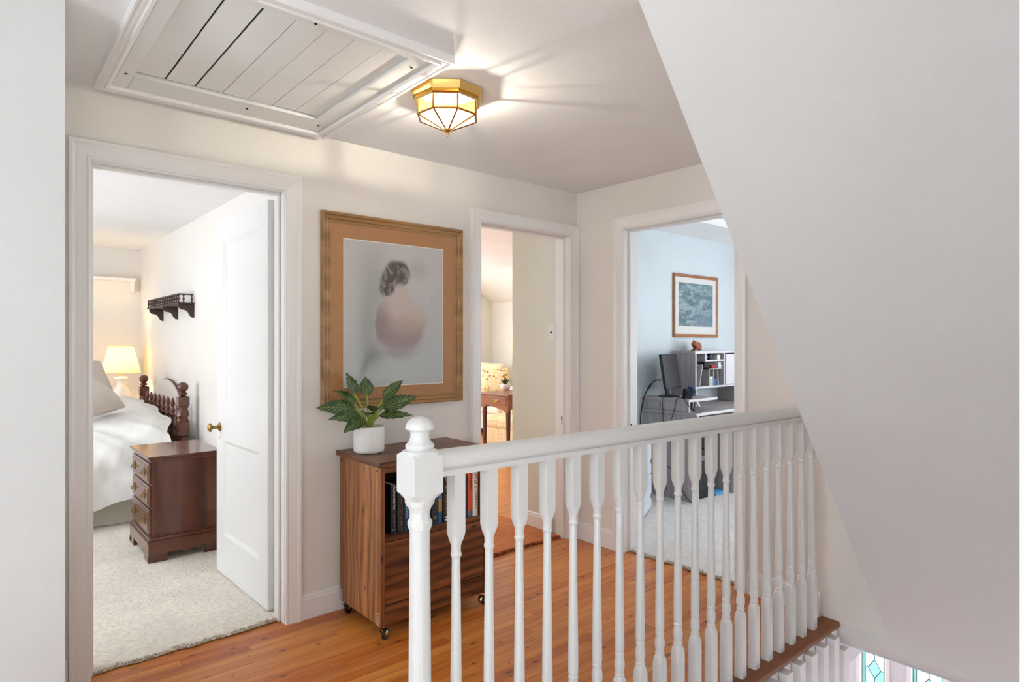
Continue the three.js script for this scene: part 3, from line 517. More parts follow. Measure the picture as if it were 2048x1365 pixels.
/* ------------------------------------------------------------------ framed print on the hall wall */
{
  const g = thing('framed_print', 'large framed print of a bare back in an orange mat on the hall wall', 'picture', [0, 0, 0]);
  const X0 = -1.828, X1 = -1.055, Y0 = 1.075, Y1 = 1.982, prof = [[0, 0.002], [0, 0.014], [0.006, 0.017], [0.012, 0.014], [0.016, 0.021], [0.026, 0.026], [0.032, 0.022], [0.036, 0.029], [0.044, 0.031], [0.05, 0.024], [0.05, 0.002]], up = [0, 0, 1];
  part('frame_rail', mould(prof, [X0, Y0, 0], [X0, Y1, 0], [-1, 0, 0], up, 1, 1), M.frameGold, g); part('frame_rail', mould(prof, [X1, Y1, 0], [X1, Y0, 0], [1, 0, 0], up, 1, 1), M.frameGold, g);
  part('frame_rail', mould(prof, [X0, Y1, 0], [X1, Y1, 0], [0, 1, 0], up, 1, 1), M.frameGold, g); part('frame_rail', mould(prof, [X1, Y0, 0], [X0, Y0, 0], [0, -1, 0], up, 1, 1), M.frameGold, g);
  const px0 = -1.752, px1 = -1.14, py0 = 1.135, py1 = 1.902;
  const matMap = dataTex(256, 256, (u, v) => { const n = (fbm(u * 20, v * 20, 20, 20, 71, 4) - 0.5) * 0.05; return [0.725 + n, 0.52 + n, 0.32 + n]; }, true, 0.5, 0.5);
  part('mat_board', panel('x', rect(X0 - 0.004, X1 + 0.004, Y0 - 0.004, Y1 + 0.004), [[px0 - 0.005, px1 + 0.005, py0 - 0.005, py1 + 0.005]], 0.004, 0.0085), std({ map: matMap, roughness: 0.85 }), g);
  part('mat_bevel', panel('x', rect(px0 - 0.005, px1 + 0.005, py0 - 0.005, py1 + 0.005), [[px0, px1, py0, py1]], 0.004, 0.0065), std({ color: col(244, 240, 232), roughness: 0.8 }), g);
  // soft figure seen from behind in grey mist
  const back = [[0.36, 0.395], [0.45, 0.395], [0.5, 0.36], [0.53, 0.28], [0.6, 0.29], [0.63, 0.35], [0.69, 0.41], [0.79, 0.455], [0.845, 0.49], [0.835, 0.545], [0.785, 0.62], [0.75, 0.71], [0.68, 0.775], [0.54, 0.8], [0.4, 0.77], [0.3, 0.68], [0.285, 0.57], [0.305, 0.45]];
  const sd = (x, y) => { let d = 9, ins = false; for (let i = 0, j = back.length - 1; i < back.length; j = i++) { const [ax, ay] = back[j], [bx, by] = back[i]; const t = clamp(((x - ax) * (bx - ax) + (y - ay) * (by - ay)) / ((bx - ax) ** 2 + (by - ay) ** 2)); d = Math.min(d, Math.hypot(x - ax - t * (bx - ax), y - ay - t * (by - ay))); if ((ay > y) !== (by > y) && x < (bx - ax) * (y - ay) / (by - ay) + ax) ins = !ins; } return ins ? d : -d; };
  const blob = (x, y, cx, cy, rx, ry, a = 0) => { const c = Math.cos(a), s = Math.sin(a), dx = x - cx, dy = y - cy, u = (dx * c + dy * s) / rx, v = (-dx * s + dy * c) / ry; return Math.exp(-(u * u + v * v)); };
  const art = dataTex(480, 600, (u, w) => {
    const v = 1 - w; const n = fbm(u * 5, v * 6, 0, 0, 81, 5) - 0.5, f = fbm(u * 40, v * 48, 0, 0, 83, 3) - 0.5;
    let c = mix3(rgb(206, 202, 200), rgb(196, 200, 198), sm(0.1, 0.9, v)); c = c.map((k) => k + n * 0.05 + f * 0.015);
    c = mix3(c, rgb(148, 152, 148), clamp(0.45 * blob(u, v, 0.28, 0.3, 0.16, 0.28) + 0.55 * blob(u, v, 0.22, 0.6, 0.1, 0.2) + 0.35 * blob(u, v, 0.72, 0.17, 0.1, 0.07) + n * 0.3, 0, 0.6));
    c = mix3(c, rgb(126, 128, 124), clamp(0.8 * blob(u, v, 0.27, 0.79, 0.09, 0.09) + 0.7 * blob(u, v, 0.19, 0.87, 0.035, 0.09, 0.45) + 0.4 * blob(u, v, 0.5, 0.78, 0.2, 0.03)) * 0.75);
    const d = sd(u + n * 0.02, v + n * 0.02), soft = 0.01 + 0.07 * sm(0.6, 0.8, v) + 0.03 * sm(0.7, 0.85, u); const m = sm(-soft, soft, d - soft * 0.25);
    let skin = mix3(rgb(206, 190, 180), rgb(128, 108, 112), clamp(sm(0.45, 0.75, v) * 0.7 + 0.55 * blob(u, v, 0.34, 0.52, 0.12, 0.12) - 0.45 * blob(u, v, 0.64, 0.45, 0.16, 0.12)));
    skin = mix3(skin, rgb(178, 150, 138), 0.5 * blob(u, v, 0.62, 0.56, 0.14, 0.05)).map((k) => k + f * 0.02);
    c = mix3(c, skin, m * (0.96 - 0.35 * sm(0.62, 0.8, v)));
    const hair = clamp(1.3 * blob(u, v, 0.5, 0.195, 0.125, 0.09) + 1.15 * blob(u, v, 0.41, 0.31, 0.075, 0.08) + 0.6 * blob(u, v, 0.59, 0.22, 0.06, 0.075) + n * 0.35 - 0.1);
    const curl = fbm(u * 24 + 2 * Math.sin(v * 22), v * 20 + 2 * Math.sin(u * 24), 0, 0, 87, 3);
    c = mix3(c, mix3(rgb(70, 64, 60), rgb(142, 130, 122), sm(0.5, 0.72, curl)), sm(0.25, 0.8, hair) * 0.92);
    for (const [hx, hy, ra] of [[0.405, 0.385, 0.9], [0.425, 0.39, 1.0], [0.447, 0.388, 1.1], [0.47, 0.37, 1.3]]) c = mix3(c, rgb(212, 186, 172), 0.85 * sm(0.25, 0.6, blob(u, v, hx, hy, 0.028, 0.0085, ra)));
    c = mix3(c, rgb(196, 166, 152), 0.7 * sm(0.3, 0.7, blob(u, v, 0.485, 0.3, 0.014, 0.06, -0.1)));
    return c;
  }, true, 1, 1);
  const pg = new THREE.PlaneGeometry(px1 - px0, py1 - py0); pg.translate((px0 + px1) / 2, (py0 + py1) / 2, 0.0045);
  part('print', pg, std({ map: art, roughness: 0.85 }), g);
  part('backing', box(X0 - 0.004, X1 + 0.004, Y0 - 0.004, Y1 + 0.004, 0.0012, 0.0035), M.dark, g);
  part('glass', box(X0 - 0.003, X1 + 0.003, Y0 - 0.003, Y1 + 0.003, 0.0098, 0.0108), M.glass, g);
}

/* ------------------------------------------------------------------ rolling bookcase, books, plant */
{
  const g = thing('rolling_cabinet', 'walnut veneer cabinet on casters with an open bookshelf behind the newel post', 'cabinet', [-1.48, 0, 0.25]);
  const L = -0.31, Rr = 0.31, B = -0.21, F = 0.205;
  part('side_panel', muv(rbox(L, L + 0.018, 0.062, 0.795, B, F, 0.001), 'y', 0.3), M.cabinetSide, g);
  part('side_panel', muv(rbox(Rr - 0.018, Rr, 0.062, 0.795, B, F, 0.001), 'y', 1.1), M.cabinetSide, g);
  part('top', muv(rbox(L - 0.016, Rr + 0.04, 0.795, 0.82, B - 0.015, F + 0.02, 0.003), 'x', 0.2), M.cabinet, g);
  part('back_panel', muv(box(L + 0.018, Rr - 0.018, 0.07, 0.79, B, B + 0.008), 'x'), M.cabinet, g);
  part('front_edge', muv(rbox(L + 0.0005, L + 0.02, 0.062, 0.795, F, F + 0.006, 0.001), 'y'), M.cabinet, g);
  part('front_edge', muv(rbox(Rr - 0.02, Rr - 0.0005, 0.062, 0.795, F, F + 0.006, 0.001), 'y'), M.cabinet, g);
  part('top_rail', muv(rbox(L + 0.02, Rr - 0.02, 0.765, 0.795, F - 0.02, F + 0.004, 0.001), 'x', 0.7), M.cabinet, g);
  part('shelf', muv(rbox(L + 0.018, Rr - 0.018, 0.448, 0.468, B + 0.01, F + 0.004, 0.0015), 'x', 0.5), M.cabinet, g);
  part('drawer_front', muv(rbox(L + 0.021, Rr - 0.021, 0.158, 0.444, F - 0.014, F + 0.003, 0.002), 'x', 0.15, 0.11), M.cabinet, g);
  part('base_rail', muv(rbox(L + 0.021, Rr - 0.021, 0.066, 0.154, F - 0.01, F + 0.005, 0.002), 'x', 0.9, 0.3), M.cabinet, g);
  part('bottom', muv(box(L + 0.018, Rr - 0.018, 0.064, 0.08, B + 0.01, F - 0.012), 'x'), M.cabinet, g);
  for (const [x, z] of [[L, F], [L, B], [Rr, F], [Rr, B]]) {
    const s = Math.sign(x), zz = z > 0 ? z - 0.034 : z + 0.002;
    part('corner_plate', [box(x + (s < 0 ? -0.0015 : 0), x + (s < 0 ? 0 : 0.0015), 0.062, 0.12, zz, zz + 0.026)], M.steel, g);
    part('screw', (() => { const c = cyl(0.003, 0.003, 0.002, 10); c.rotateZ(Math.PI / 2); c.translate(x + s * 0.0022, 0.11, zz + 0.013); return c; })(), M.oldBrass, g);
    const cx = x - s * 0.022, cz = z > 0 ? z - 0.012 : z + 0.03;
    const hood = new THREE.SphereGeometry(0.024, 20, 12, 0, Math.PI * 2, 0, Math.PI * 0.55); hood.rotateZ(R(s * 62)); hood.translate(cx + s * 0.002, 0.028, cz);
    const cm = part('caster', [hood, (() => { const c = cyl(0.006, 0.006, 0.03, 12); c.translate(cx, 0.052, cz); return c; })()], M.brass, g);
    const wheel = cyl(0.0245, 0.0245, 0.013, 28); wheel.rotateX(Math.PI / 2); wheel.rotateY(R(28)); wheel.translate(cx + s * 0.002 + 0.006, 0.0252, cz + 0.012); part('wheel', wheel, M.black, cm);
  }
  for (const [y, z] of [[0.775, -0.19], [0.775, 0.175]]) { const c = cyl(0.005, 0.005, 0.003, 12); c.rotateZ(Math.PI / 2); c.translate(L - 0.001, y, z); part('screw', c, M.dark, g); }
}
function spine(w, h, bg, items) {
  return canvasTex(96, 512, (c, W, Hh) => {
    c.fillStyle = bg; c.fillRect(0, 0, W, Hh);
    for (const it of items) {
      if (it.bars) { const [bx, by, bw, bh, n] = it.bars; c.fillStyle = it.fill; for (let k = 0; k < n; k++) { if (hash(k, n, 5) < 0.16) continue; const st = bh * Hh / n; c.fillRect(bx * W, by * Hh + k * st, bw * W, st * 0.28); c.fillRect((bx + (k % 3 ? 0.55 * bw : 0)) * W, by * Hh + k * st, bw * 0.4 * W, st * 0.72); } continue; }   // worn lettering too small to read
      if (it.rect) { c.fillStyle = it.fill; c.fillRect(it.rect[0] * W, it.rect[1] * Hh, it.rect[2] * W, it.rect[3] * Hh); continue; }
      c.save(); c.translate((it.x ?? 0.5) * W, it.y * Hh); c.rotate(Math.PI / 2); c.fillStyle = it.fill; c.font = `${it.bold === false ? '' : 'bold '}${it.size}px ${it.font ?? 'sans-serif'}`; c.textAlign = 'left'; c.textBaseline = 'middle'; c.fillText(it.text, 0, 0, it.max ?? 400); c.restore();
    }
  });
}
function book(label, x, w, h, depth, tex, cover, lean = 0, zf = 0.43) {
  const g = thing('book', label, 'book', [x, 0.4688, zf], 0, 'books on the cabinet shelf');
  part('cover', [rbox(-w / 2, -w / 2 + 0.0025, 0, h, -depth, 0, 0.001, 1), rbox(w / 2 - 0.0025, w / 2, 0, h, -depth, 0, 0.001, 1)], std({ color: col(...cover), roughness: 0.5 }), g);
  const sp = new THREE.CylinderGeometry(w * 0.75, w * 0.75, h, 12, 1, true, -Math.asin(0.66), 2 * Math.asin(0.66)); sp.translate(0, h / 2, -w * 0.75 * Math.cos(Math.asin(0.66)) + 0.0005);
  part('spine', sp, std({ map: tex, roughness: 0.45, side: THREE.DoubleSide }), g);
  part('pages', box(-w / 2 + 0.0025, w / 2 - 0.0025, 0.003, h - 0.003, -depth + 0.004, -0.002), std({ color: col(226, 216, 196), roughness: 0.9 }), g);
  g.rotation.z = lean; return g;
}
book('black book with white title lettering, leftmost on the cabinet shelf', -1.708, 0.03, 0.232, 0.16, spine(0, 0, '#16151c', [{ text: 'First, Break All the Rules', y: 0.03, size: 36, fill: '#e8e6e0', max: 250, x: 0.5 }, { bars: [0.42, 0.6, 0.16, 0.26, 16], fill: '#a9a6a4' }, { rect: [0.2, 0.9, 0.5, 0.03], fill: '#5a5876' }]), [20, 20, 26]);
book('dark brown book with faded red lettering beside the leftmost black book', -1.671, 0.032, 0.208, 0.15, spine(0, 0, '#2a2018', [{ bars: [0.36, 0.08, 0.28, 0.34, 9], fill: '#857146' }, { rect: [0.35, 0.48, 0.3, 0.08], fill: '#7c2a22' }, { bars: [0.36, 0.62, 0.26, 0.28, 9], fill: '#7d6a44' }]), [38, 28, 20]);
book('navy book with pale blue author lettering left of the newel post', -1.631, 0.036, 0.195, 0.15, spine(0, 0, '#1b2b40', [{ rect: [0.4, 0.06, 0.25, 0.14], fill: '#d8c48c' }, { text: 'KRISTIN', y: 0.36, size: 36, fill: '#7fb6dc', max: 250, font: 'serif', x: 0.66 }, { text: 'HANNAH', y: 0.36, size: 36, fill: '#7fb6dc', max: 250, font: 'serif', x: 0.3 }]), [24, 36, 54]);
book('plain charcoal book mostly hidden by the newel post', -1.594, 0.034, 0.2, 0.15, spine(0, 0, '#23262c', []), [32, 34, 40]);
book('grey green book hidden behind the newel post', -1.556, 0.036, 0.21, 0.15, spine(0, 0, '#384038', []), [54, 60, 54]);
book('dark maroon book hidden behind the newel post', -1.517, 0.034, 0.2, 0.15, spine(0, 0, '#3a1c20', []), [56, 28, 32]);
book('black book with a gold seal just right of the newel post', -1.478, 0.034, 0.2, 0.15, spine(0, 0, '#20242a', [{ rect: [0.3, 0.78, 0.36, 0.09], fill: '#8a6a30' }]), [30, 34, 40]);
book('thin blue book with a gold band between two black books', -1.444, 0.022, 0.21, 0.15, spine(0, 0, '#25517c', [{ rect: [0, 0.0, 1, 0.42], fill: '#6a6a90' }, { rect: [0, 0.42, 1, 0.3], fill: '#a8873c' }]), [36, 80, 122]);
book('black book with bronze lettering left of the first baluster', -1.408, 0.038, 0.222, 0.16, spine(0, 0, '#15120f', [{ bars: [0.24, 0.02, 0.52, 0.8, 15], fill: '#a8704a' }, { rect: [0.3, 0.86, 0.2, 0.04], fill: '#e8e8e8' }, { rect: [0.22, 0.92, 0.5, 0.04], fill: '#e0e0e0' }]), [22, 18, 14]);
book('pale grey book partly hidden by the first baluster', -1.366, 0.03, 0.215, 0.15, spine(0, 0, '#a8a49e', []), [170, 166, 160]);
book('tan book hidden behind the first baluster', -1.33, 0.03, 0.2, 0.15, spine(0, 0, '#9a7c58', []), [150, 122, 88]);
book('dark blue book hidden behind the first baluster', -1.294, 0.03, 0.21, 0.15, spine(0, 0, '#26324e', []), [38, 50, 78]);
book('bright orange book right of the first baluster', -1.259, 0.028, 0.226, 0.15, spine(0, 0, '#e2501e', [{ bars: [0.3, 0.02, 0.42, 0.4, 8], fill: '#3a1c14' }, { rect: [0, 0.86, 1, 0.14], fill: '#5c6c80' }]), [222, 80, 32]);
book('white book with red and grey lettering, rightmost on the cabinet shelf', -1.226, 0.034, 0.228, 0.15, spine(0, 0, '#e6e0d4', [{ bars: [0.26, 0.02, 0.5, 0.28, 5], fill: '#b23a34' }, { text: 'CHRIS KYLE', y: 0.44, size: 40, fill: '#4a4a44', max: 210 }, { rect: [0.2, 0.32, 0.5, 0.06], fill: '#c8b890' }]), [230, 224, 212]);

{
  const g = thing('potted_plant', 'striped green foliage plant in a white ceramic pot on the walnut cabinet', 'plant', [-1.705, 0.82, 0.185]);
  part('pot', lathe([[0, 0.0], [0.062, 0.0], [0.071, 0.004], [0.0755, 0.014], [0.0762, 0.05], [0.0762, 0.128], [0.0745, 0.131], [0.0725, 0.129], [0.072, 0.1], [0, 0.1]], 56), M.pot, g);
  const so = cyl(0.0715, 0.0715, 0.01, 32); so.translate(0, 0.112, 0); part('soil', so, M.soil, g);
  const leafTex = dataTex(256, 128, (u, v) => {
    const s = Math.abs(v - 0.5) * 2; let c = mix3(rgb(26, 54, 26), rgb(52, 88, 38), 0.5 + 0.5 * (fbm(u * 6, v * 6, 0, 0, 5, 3) - 0.5));
    const ph = u * 9 - s * 2.4 + 0.5 * vn(u * 6, v * 5, 0, 0, 3), vein = Math.pow(Math.abs(((ph % 1) + 1) % 1 - 0.5) * 2, 3.2) * (0.55 + 0.7 * vn(u * 9, s * 3));
    c = mix3(c, rgb(206, 202, 120), clamp(vein * 0.8 * sm(0.25, 0.6, vn(u * 5 + 3, v * 4, 0, 0, 9))) * sm(1.0, 0.75, s)); c = mix3(c, rgb(150, 168, 76), sm(0.06, 0.0, s) * 0.9); c = mix3(c, rgb(170, 182, 96), sm(0.92, 1, s) * 0.6);
    return c;
  });
  const leafM = phys({ map: leafTex, roughness: 0.38, transmission: 0.12, thickness: 0, side: THREE.DoubleSide }), stemM = std({ color: col(142, 158, 58), roughness: 0.5 });
  const leaf = (L, W, droop, curl, stem) => {
    const q = grid(20, 8, (u, v) => {
      const s = (v - 0.5) * 2, prof = Math.pow(Math.sin(Math.PI * Math.pow(u, 0.72)), 0.85) * (1 - 0.25 * u), w = W * prof * s;
      const a = droop * u * u, r = L * u; return [Math.cos(a * 0.6) * r * (1 - 0.12 * Math.abs(droop) * u), Math.abs(s) * Math.abs(w) * curl - a * r * 0.55 + 0.004 * Math.sin(u * 30 + s * 4) * Math.abs(s) * 0.6, w];
    }); return q;
  };
  // [yaw, pitch, stem length, leaf length, half width, droop, curl, roll]
  const leaves = [[166, 10, 0.17, 0.19, 0.046, 0.4, 0.12, -58], [188, 2, 0.13, 0.17, 0.036, 0.3, 0.15, -62], [205, -18, 0.11, 0.15, 0.04, 0.25, 0.2, -40], [120, 70, 0.2, 0.12, 0.05, 0.15, 0.15, 0], [70, 66, 0.19, 0.11, 0.042, 0.2, 0.2, 8], [0, 42, 0.2, 0.15, 0.036, 0.2, 0.2, 40], [-24, 20, 0.16, 0.19, 0.046, 0.2, 0.12, 55], [-36, 2, 0.12, 0.17, 0.034, 0.1, 0.15, 45], [-50, 50, 0.17, 0.1, 0.032, 0.4, 0.2, 30], [-95, 40, 0.13, 0.1, 0.045, 0.9, 0.25, 0], [-120, 30, 0.11, 0.09, 0.04, 0.9, 0.25, 0], [148, 44, 0.17, 0.13, 0.042, 0.4, 0.2, -25]];
  for (const [yaw, pitch, sl, L, W, droop, curl, roll] of leaves) {
    const y = R(yaw), lift = 0.55 + 0.4 * Math.max(0, pitch) / 90, hx = Math.cos(y) * sl * 0.42, hz = -Math.sin(y) * sl * 0.42, top = [hx, 0.115 + sl * lift, hz];
    const h = part('leaf', leaf(L, W, droop, curl), leafM, g); h.position.set(...top); h.rotation.order = 'YZX'; h.rotation.y = y; h.rotation.z = R(pitch); h.rotation.x = R(roll) + rr(-0.1, 0.1);
    part('stem', tube([[Math.cos(y) * 0.012, 0.108, -Math.sin(y) * 0.012], [hx * 0.35, 0.115 + sl * lift * 0.5, hz * 0.35], top], 0.005, 10, 7), stemM, g);
  }
}

/* ------------------------------------------------------------------ open bedroom door */
{
  const g = structGroup('door_1', 'white two-panel bedroom door standing open beside the nightstand', 'door'); g.position.set(-2.066, 0, -0.155); g.rotation.y = R(1.5);
  // leaf lies along -z, thickness towards -x side
  const Tn = 0.036, W = 0.785, y0 = 0.022, y1 = 2.085, X0 = -0.018, X1 = X0 + Tn;
  const st = 0.115, rails = [[y0, 0.25], [0.80, 1.0], [1.955, y1]];
  part('stile', muv(rbox(X0, X1, y0, y1, -st, 0, 0.0015, 1)), M.doorWhite, g); part('stile', muv(rbox(X0, X1, y0, y1, -W, -W + st, 0.0015, 1)), M.doorWhite, g);
  for (const [a, b] of rails) part('rail', muv(rbox(X0, X1, a, b, -W + st, -st, 0.0008, 1)), M.doorWhite, g);
  for (const [a, b] of [[0.25, 0.80], [1.0, 1.955]]) {
    part('door_panel', muv(box(X0 + 0.012, X1 - 0.012, a - 0.01, b + 0.01, -W + st - 0.01, -st + 0.01)), M.doorWhite, g);
    const pm = [[0, 0], [0, 0.011], [-0.006, 0.009], [-0.012, 0.004], [-0.018, 0.002], [-0.02, 0]].map(([d, h]) => [-d, h]);
    for (const [xf, s] of [[X0 + 0.012, -1], [X1 - 0.012, 1]]) { const up = [s, 0, 0], za = -W + st, zb = -st; part('panel_moulding', [mould(pm, [xf, a, za], [xf, b, za], [0, 0, 1], up, -1, -1), mould(pm, [xf, b, zb], [xf, a, zb], [0, 0, -1], up, -1, -1), mould(pm, [xf, b, za], [xf, b, zb], [0, -1, 0], up, -1, -1), mould(pm, [xf, a, zb], [xf, a, za], [0, 1, 0], up, -1, -1)], M.doorWhite, g); }
  }
  for (const s of [-1, 1]) {
    const k = lathe([[0, 0.066], [0.016, 0.064], [0.026, 0.056], [0.026, 0.05], [0.014, 0.044], [0.009, 0.036], [0.011, 0.028], [0.009, 0.02], [0.012, 0.012], [0.02, 0.006], [0.026, 0.002], [0.026, 0], [0, 0]], 28);
    k.rotateZ(s > 0 ? -Math.PI / 2 : Math.PI / 2); k.translate(s > 0 ? X1 : X0, 0.872, -W + 0.055); part('knob', k, M.oldBrass, g);
  }
  part('keyhole', [box(X0 - 0.0008, X0, 0.80, 0.812, -W + 0.05, -W + 0.055)], M.dark, g);
  for (const y of [1.84, 0.245]) {
    const parts = []; for (let i = 0; i < 5; i++) { const c = cyl(0.007, 0.007, 0.017, 14); c.translate(0.03, y + 0.01 + i * 0.018, 0.012); parts.push(c); }
    part('hinge', [...parts, box(X0 + 0.002, 0.03, y, y + 0.09, 0.0, 0.002)], M.doorWhite, g);
  }
}

/* ------------------------------------------------------------------ bedroom furniture */
function nightstand(label, pos) {                             // drawers face -x; origin at the middle of its base
  const g = thing('nightstand', label, 'nightstand', pos, 0, 'bedroom nightstands');
  const x0 = -0.2, x1 = 0.205, z0 = -0.27, z1 = 0.27;
  part('case', muv(rbox(x0, x1, 0.155, 0.615, z0, z1, 0.003), 'y', 0.4, 0.2), M.mahogany, g);
  const topP = (e, y0, y1, r) => muv(rbox(x0 - e, x1 + 0.003, y0, y1, z0 - e, z1 + e, r, 3), 'z', 0.1);
  part('top', [topP(0.026, 0.634, 0.65, 0.006), topP(0.016, 0.62, 0.635, 0.005), topP(0.008, 0.612, 0.622, 0.002)], M.mahogany, g);
  [[0.475, 0.605], [0.33, 0.465], [0.165, 0.32]].forEach(([a, b]) => {
    const d = part('drawer', [muv(rbox(x0 - 0.014, x0 + 0.004, a, b, z0 + 0.012, z1 - 0.012, 0.006, 2), 'z', a), muv(rbox(x0 - 0.018, x0 - 0.006, a + 0.018, b - 0.018, z0 + 0.035, z1 - 0.035, 0.004, 2), 'z', a)], M.mahogany, g);
    for (const zz of [-0.15, 0.15]) {
      const y = (a + b) / 2, pl = []; for (const [dy, dz, r] of [[0, 0, 0.012], [0.014, 0.016, 0.009], [0.014, -0.016, 0.009], [-0.014, 0.012, 0.009], [-0.014, -0.012, 0.009], [0.024, 0, 0.007], [-0.025, 0, 0.007]]) { const c = cyl(r, r, 0.003, 12); c.rotateZ(Math.PI / 2); c.translate(x0 - 0.0195, y + dy, zz + dz); pl.push(c); }
      pl.push(tube([[x0 - 0.02, y + 0.006, zz + 0.024], [x0 - 0.034, y - 0.006, zz + 0.02], [x0 - 0.036, y - 0.016, zz], [x0 - 0.034, y - 0.006, zz - 0.02], [x0 - 0.02, y + 0.006, zz - 0.024]], 0.0032, 16, 7));
      part('bail_pull', pl, M.oldBrass, d);
    }
  });
  const mp = [[0, 0], [0, 0.004], [0.008, 0.012], [0.018, 0.015], [0.026, 0.022], [0.045, 0.026], [0.045, 0]].map(([y, h]) => [-y, h]);   // base moulding, falls outwards
  const w = [[0.158, 0.004], [0.15, 0.016], [0.132, 0.02], [0.126, 0.026], [0.11, 0.028], [0.108, 0.02]];
  part('base_moulding', [...w.slice(0, -1).map(([y, e], i) => { const [yb, eb] = w[i + 1]; return muv(rbox(x0 - (e + eb) / 2, x1 + 0.002, yb, y, z0 - (e + eb) / 2, z1 + (e + eb) / 2, 0.003, 1), 'z', 0.6); })], M.mahogany, g);
  // scrolled bracket feet: apron outlines cut from boards
  const apron = (L) => { const h = 0.11, p = [[0, h], [0, 0.05], [-0.006, 0.02], [0, 0.0], [0.11, 0.0], [0.1, 0.025], [0.108, 0.048], [0.122, 0.054], [0.135, 0.042], [0.15, 0.044]]; const m = p.slice(1).map(([x, y]) => [L - x, y]).reverse(); const mid = [[L * 0.4, 0.05], [L * 0.45, 0.04], [L / 2, 0.035], [L * 0.55, 0.04], [L * 0.6, 0.05]]; return [...p, ...mid, ...m, [L, h]]; };
  const E = 0.022; let a = extrude(apron(z1 - z0 + 2 * E - 0.037), 0.018); a.rotateY(-Math.PI / 2); a.translate(x0 - E + 0.018, 0, z0 - E + 0.0185); part('front_apron', muv(toCreasedNormals(a, R(30)), 'z'), M.mahogany, g);
  for (const z of [z1 + E - 0.018, z0 - E]) { a = extrude(apron(x1 - x0 + E), 0.018); a.translate(x0 - E, 0, z); part('side_apron', muv(toCreasedNormals(a, R(30)), 'x'), M.mahogany, g); }
  return g;
}
nightstand('dark mahogany nightstand with three brass-pulled drawers beside the open white door', [-2.165, 0.0135, -1.62]);
nightstand('dark mahogany nightstand hidden beyond the bed under the table lamp', [-2.06, 0.0135, -4.62]);

{
  const g = thing('bed', 'dark turned-wood bed with spindle headboard against the cream wall', 'bed', [-2.87, 0.0135, -3.3]);
  const hx = 0.985;                                           // headboard plane
  const ball = (y) => [[y, 0.012], [y + 0.004, 0.03], [y + 0.012, 0.036], [y + 0.02, 0.034], [y + 0.026, 0.024], [y + 0.031, 0.019], [y + 0.04, 0.03], [y + 0.055, 0.04], [y + 0.07, 0.0425], [y + 0.085, 0.04], [y + 0.1, 0.03], [y + 0.108, 0.016], [y + 0.111, 0.002]];
  const post = turned([[0.0, 1], [0.40, 1], [0.4005, 0.052], [0.42, 0.045], [0.425, 0.034], [0.43, 0.046], [0.445, 0.046], [0.45, 0.034], [0.47, 0.05], [0.53, 0.043], [0.56, 0.032], [0.565, 0.044], [0.58, 0.044], [0.585, 0.03], [0.588, 1], [0.70, 1], [0.7005, 0.048], [0.705, 0.04], [0.71, 0.048], [0.718, 0.046], [0.725, 0.035], [0.75, 0.05], [0.78, 0.046], [0.81, 0.034], [0.815, 0.047], [0.824, 0.047], [0.828, 0.034], [0.83, 0.057], [0.84, 1], [0.905, 1], [0.9055, 0.053], ...ball(0.915)], 0.041, 32);
  for (const z of [0.64, -0.9]) { const p = part('bed_post', post, M.mahogany, g); p.position.set(hx, 0, z); }
  part('headboard_rail', [muv(rbox(hx - 0.016, hx + 0.016, 0.42, 0.5, -0.86, 0.6, 0.004), 'z'), muv(rbox(hx - 0.013, hx + 0.013, 0.5, 0.53, -0.86, 0.6, 0.004), 'z')], M.mahogany, g);
  const spn = turned([[0.5, 0.014], [0.53, 0.014], [0.54, 0.02], [0.56, 0.021], [0.58, 0.014], [0.6, 0.012], [0.61, 0.018], [0.63, 0.02], [0.66, 0.013], [0.705, 0.013], [0.715, 0.02], [0.728, 0.022], [0.742, 0.012], [0.75, 0.012], [0.756, 0.018], [0.77, 0.02], [0.783, 0.016], [0.79, 0.011], [0.797, 0.013], [0.815, 0.0185], [0.84, 0.017], [0.86, 0.01], [0.875, 0.003]], 1, 16);
  for (let i = 0; i < 8; i++) { const s = part('spindle', spn, M.mahogany, g); s.position.set(hx, 0, 0.47 - i * 0.171); }
  part('side_rail', [muv(rbox(-1.05, hx - 0.045, 0.24, 0.33, 0.81, 0.835, 0.003), 'x'), muv(rbox(-1.05, hx - 0.045, 0.24, 0.33, -0.87, -0.845, 0.003), 'x')], M.mahogany, g);
  for (const [x, z] of [[-1.0, 0.8], [-1.0, -0.83], [0.9, 0.8]]) part('leg', muv(rbox(x - 0.03, x + 0.03, 0, 0.24, z - 0.03, z + 0.03, 0.004), 'y'), M.mahogany, g);
  part('mattress', rbox(-1.03, 0.9, 0.33, 0.55, -0.84, 0.82, 0.05, 4), M.cream, g);
  const sk = grid(160, 10, (u, v) => { const x = -1.05 + 1.98 * u, f = Math.sin(u * 60) * 0.5 + Math.sin(u * 23 + 1) * 0.5; return [x, 0.34 - 0.335 * v, 0.86 + v * 0.02 + f * 0.012 * (0.2 + v)]; });
  part('bed_skirt', sk, std({ color: col(206, 200, 184), roughness: 0.95, side: THREE.DoubleSide }), g);
}
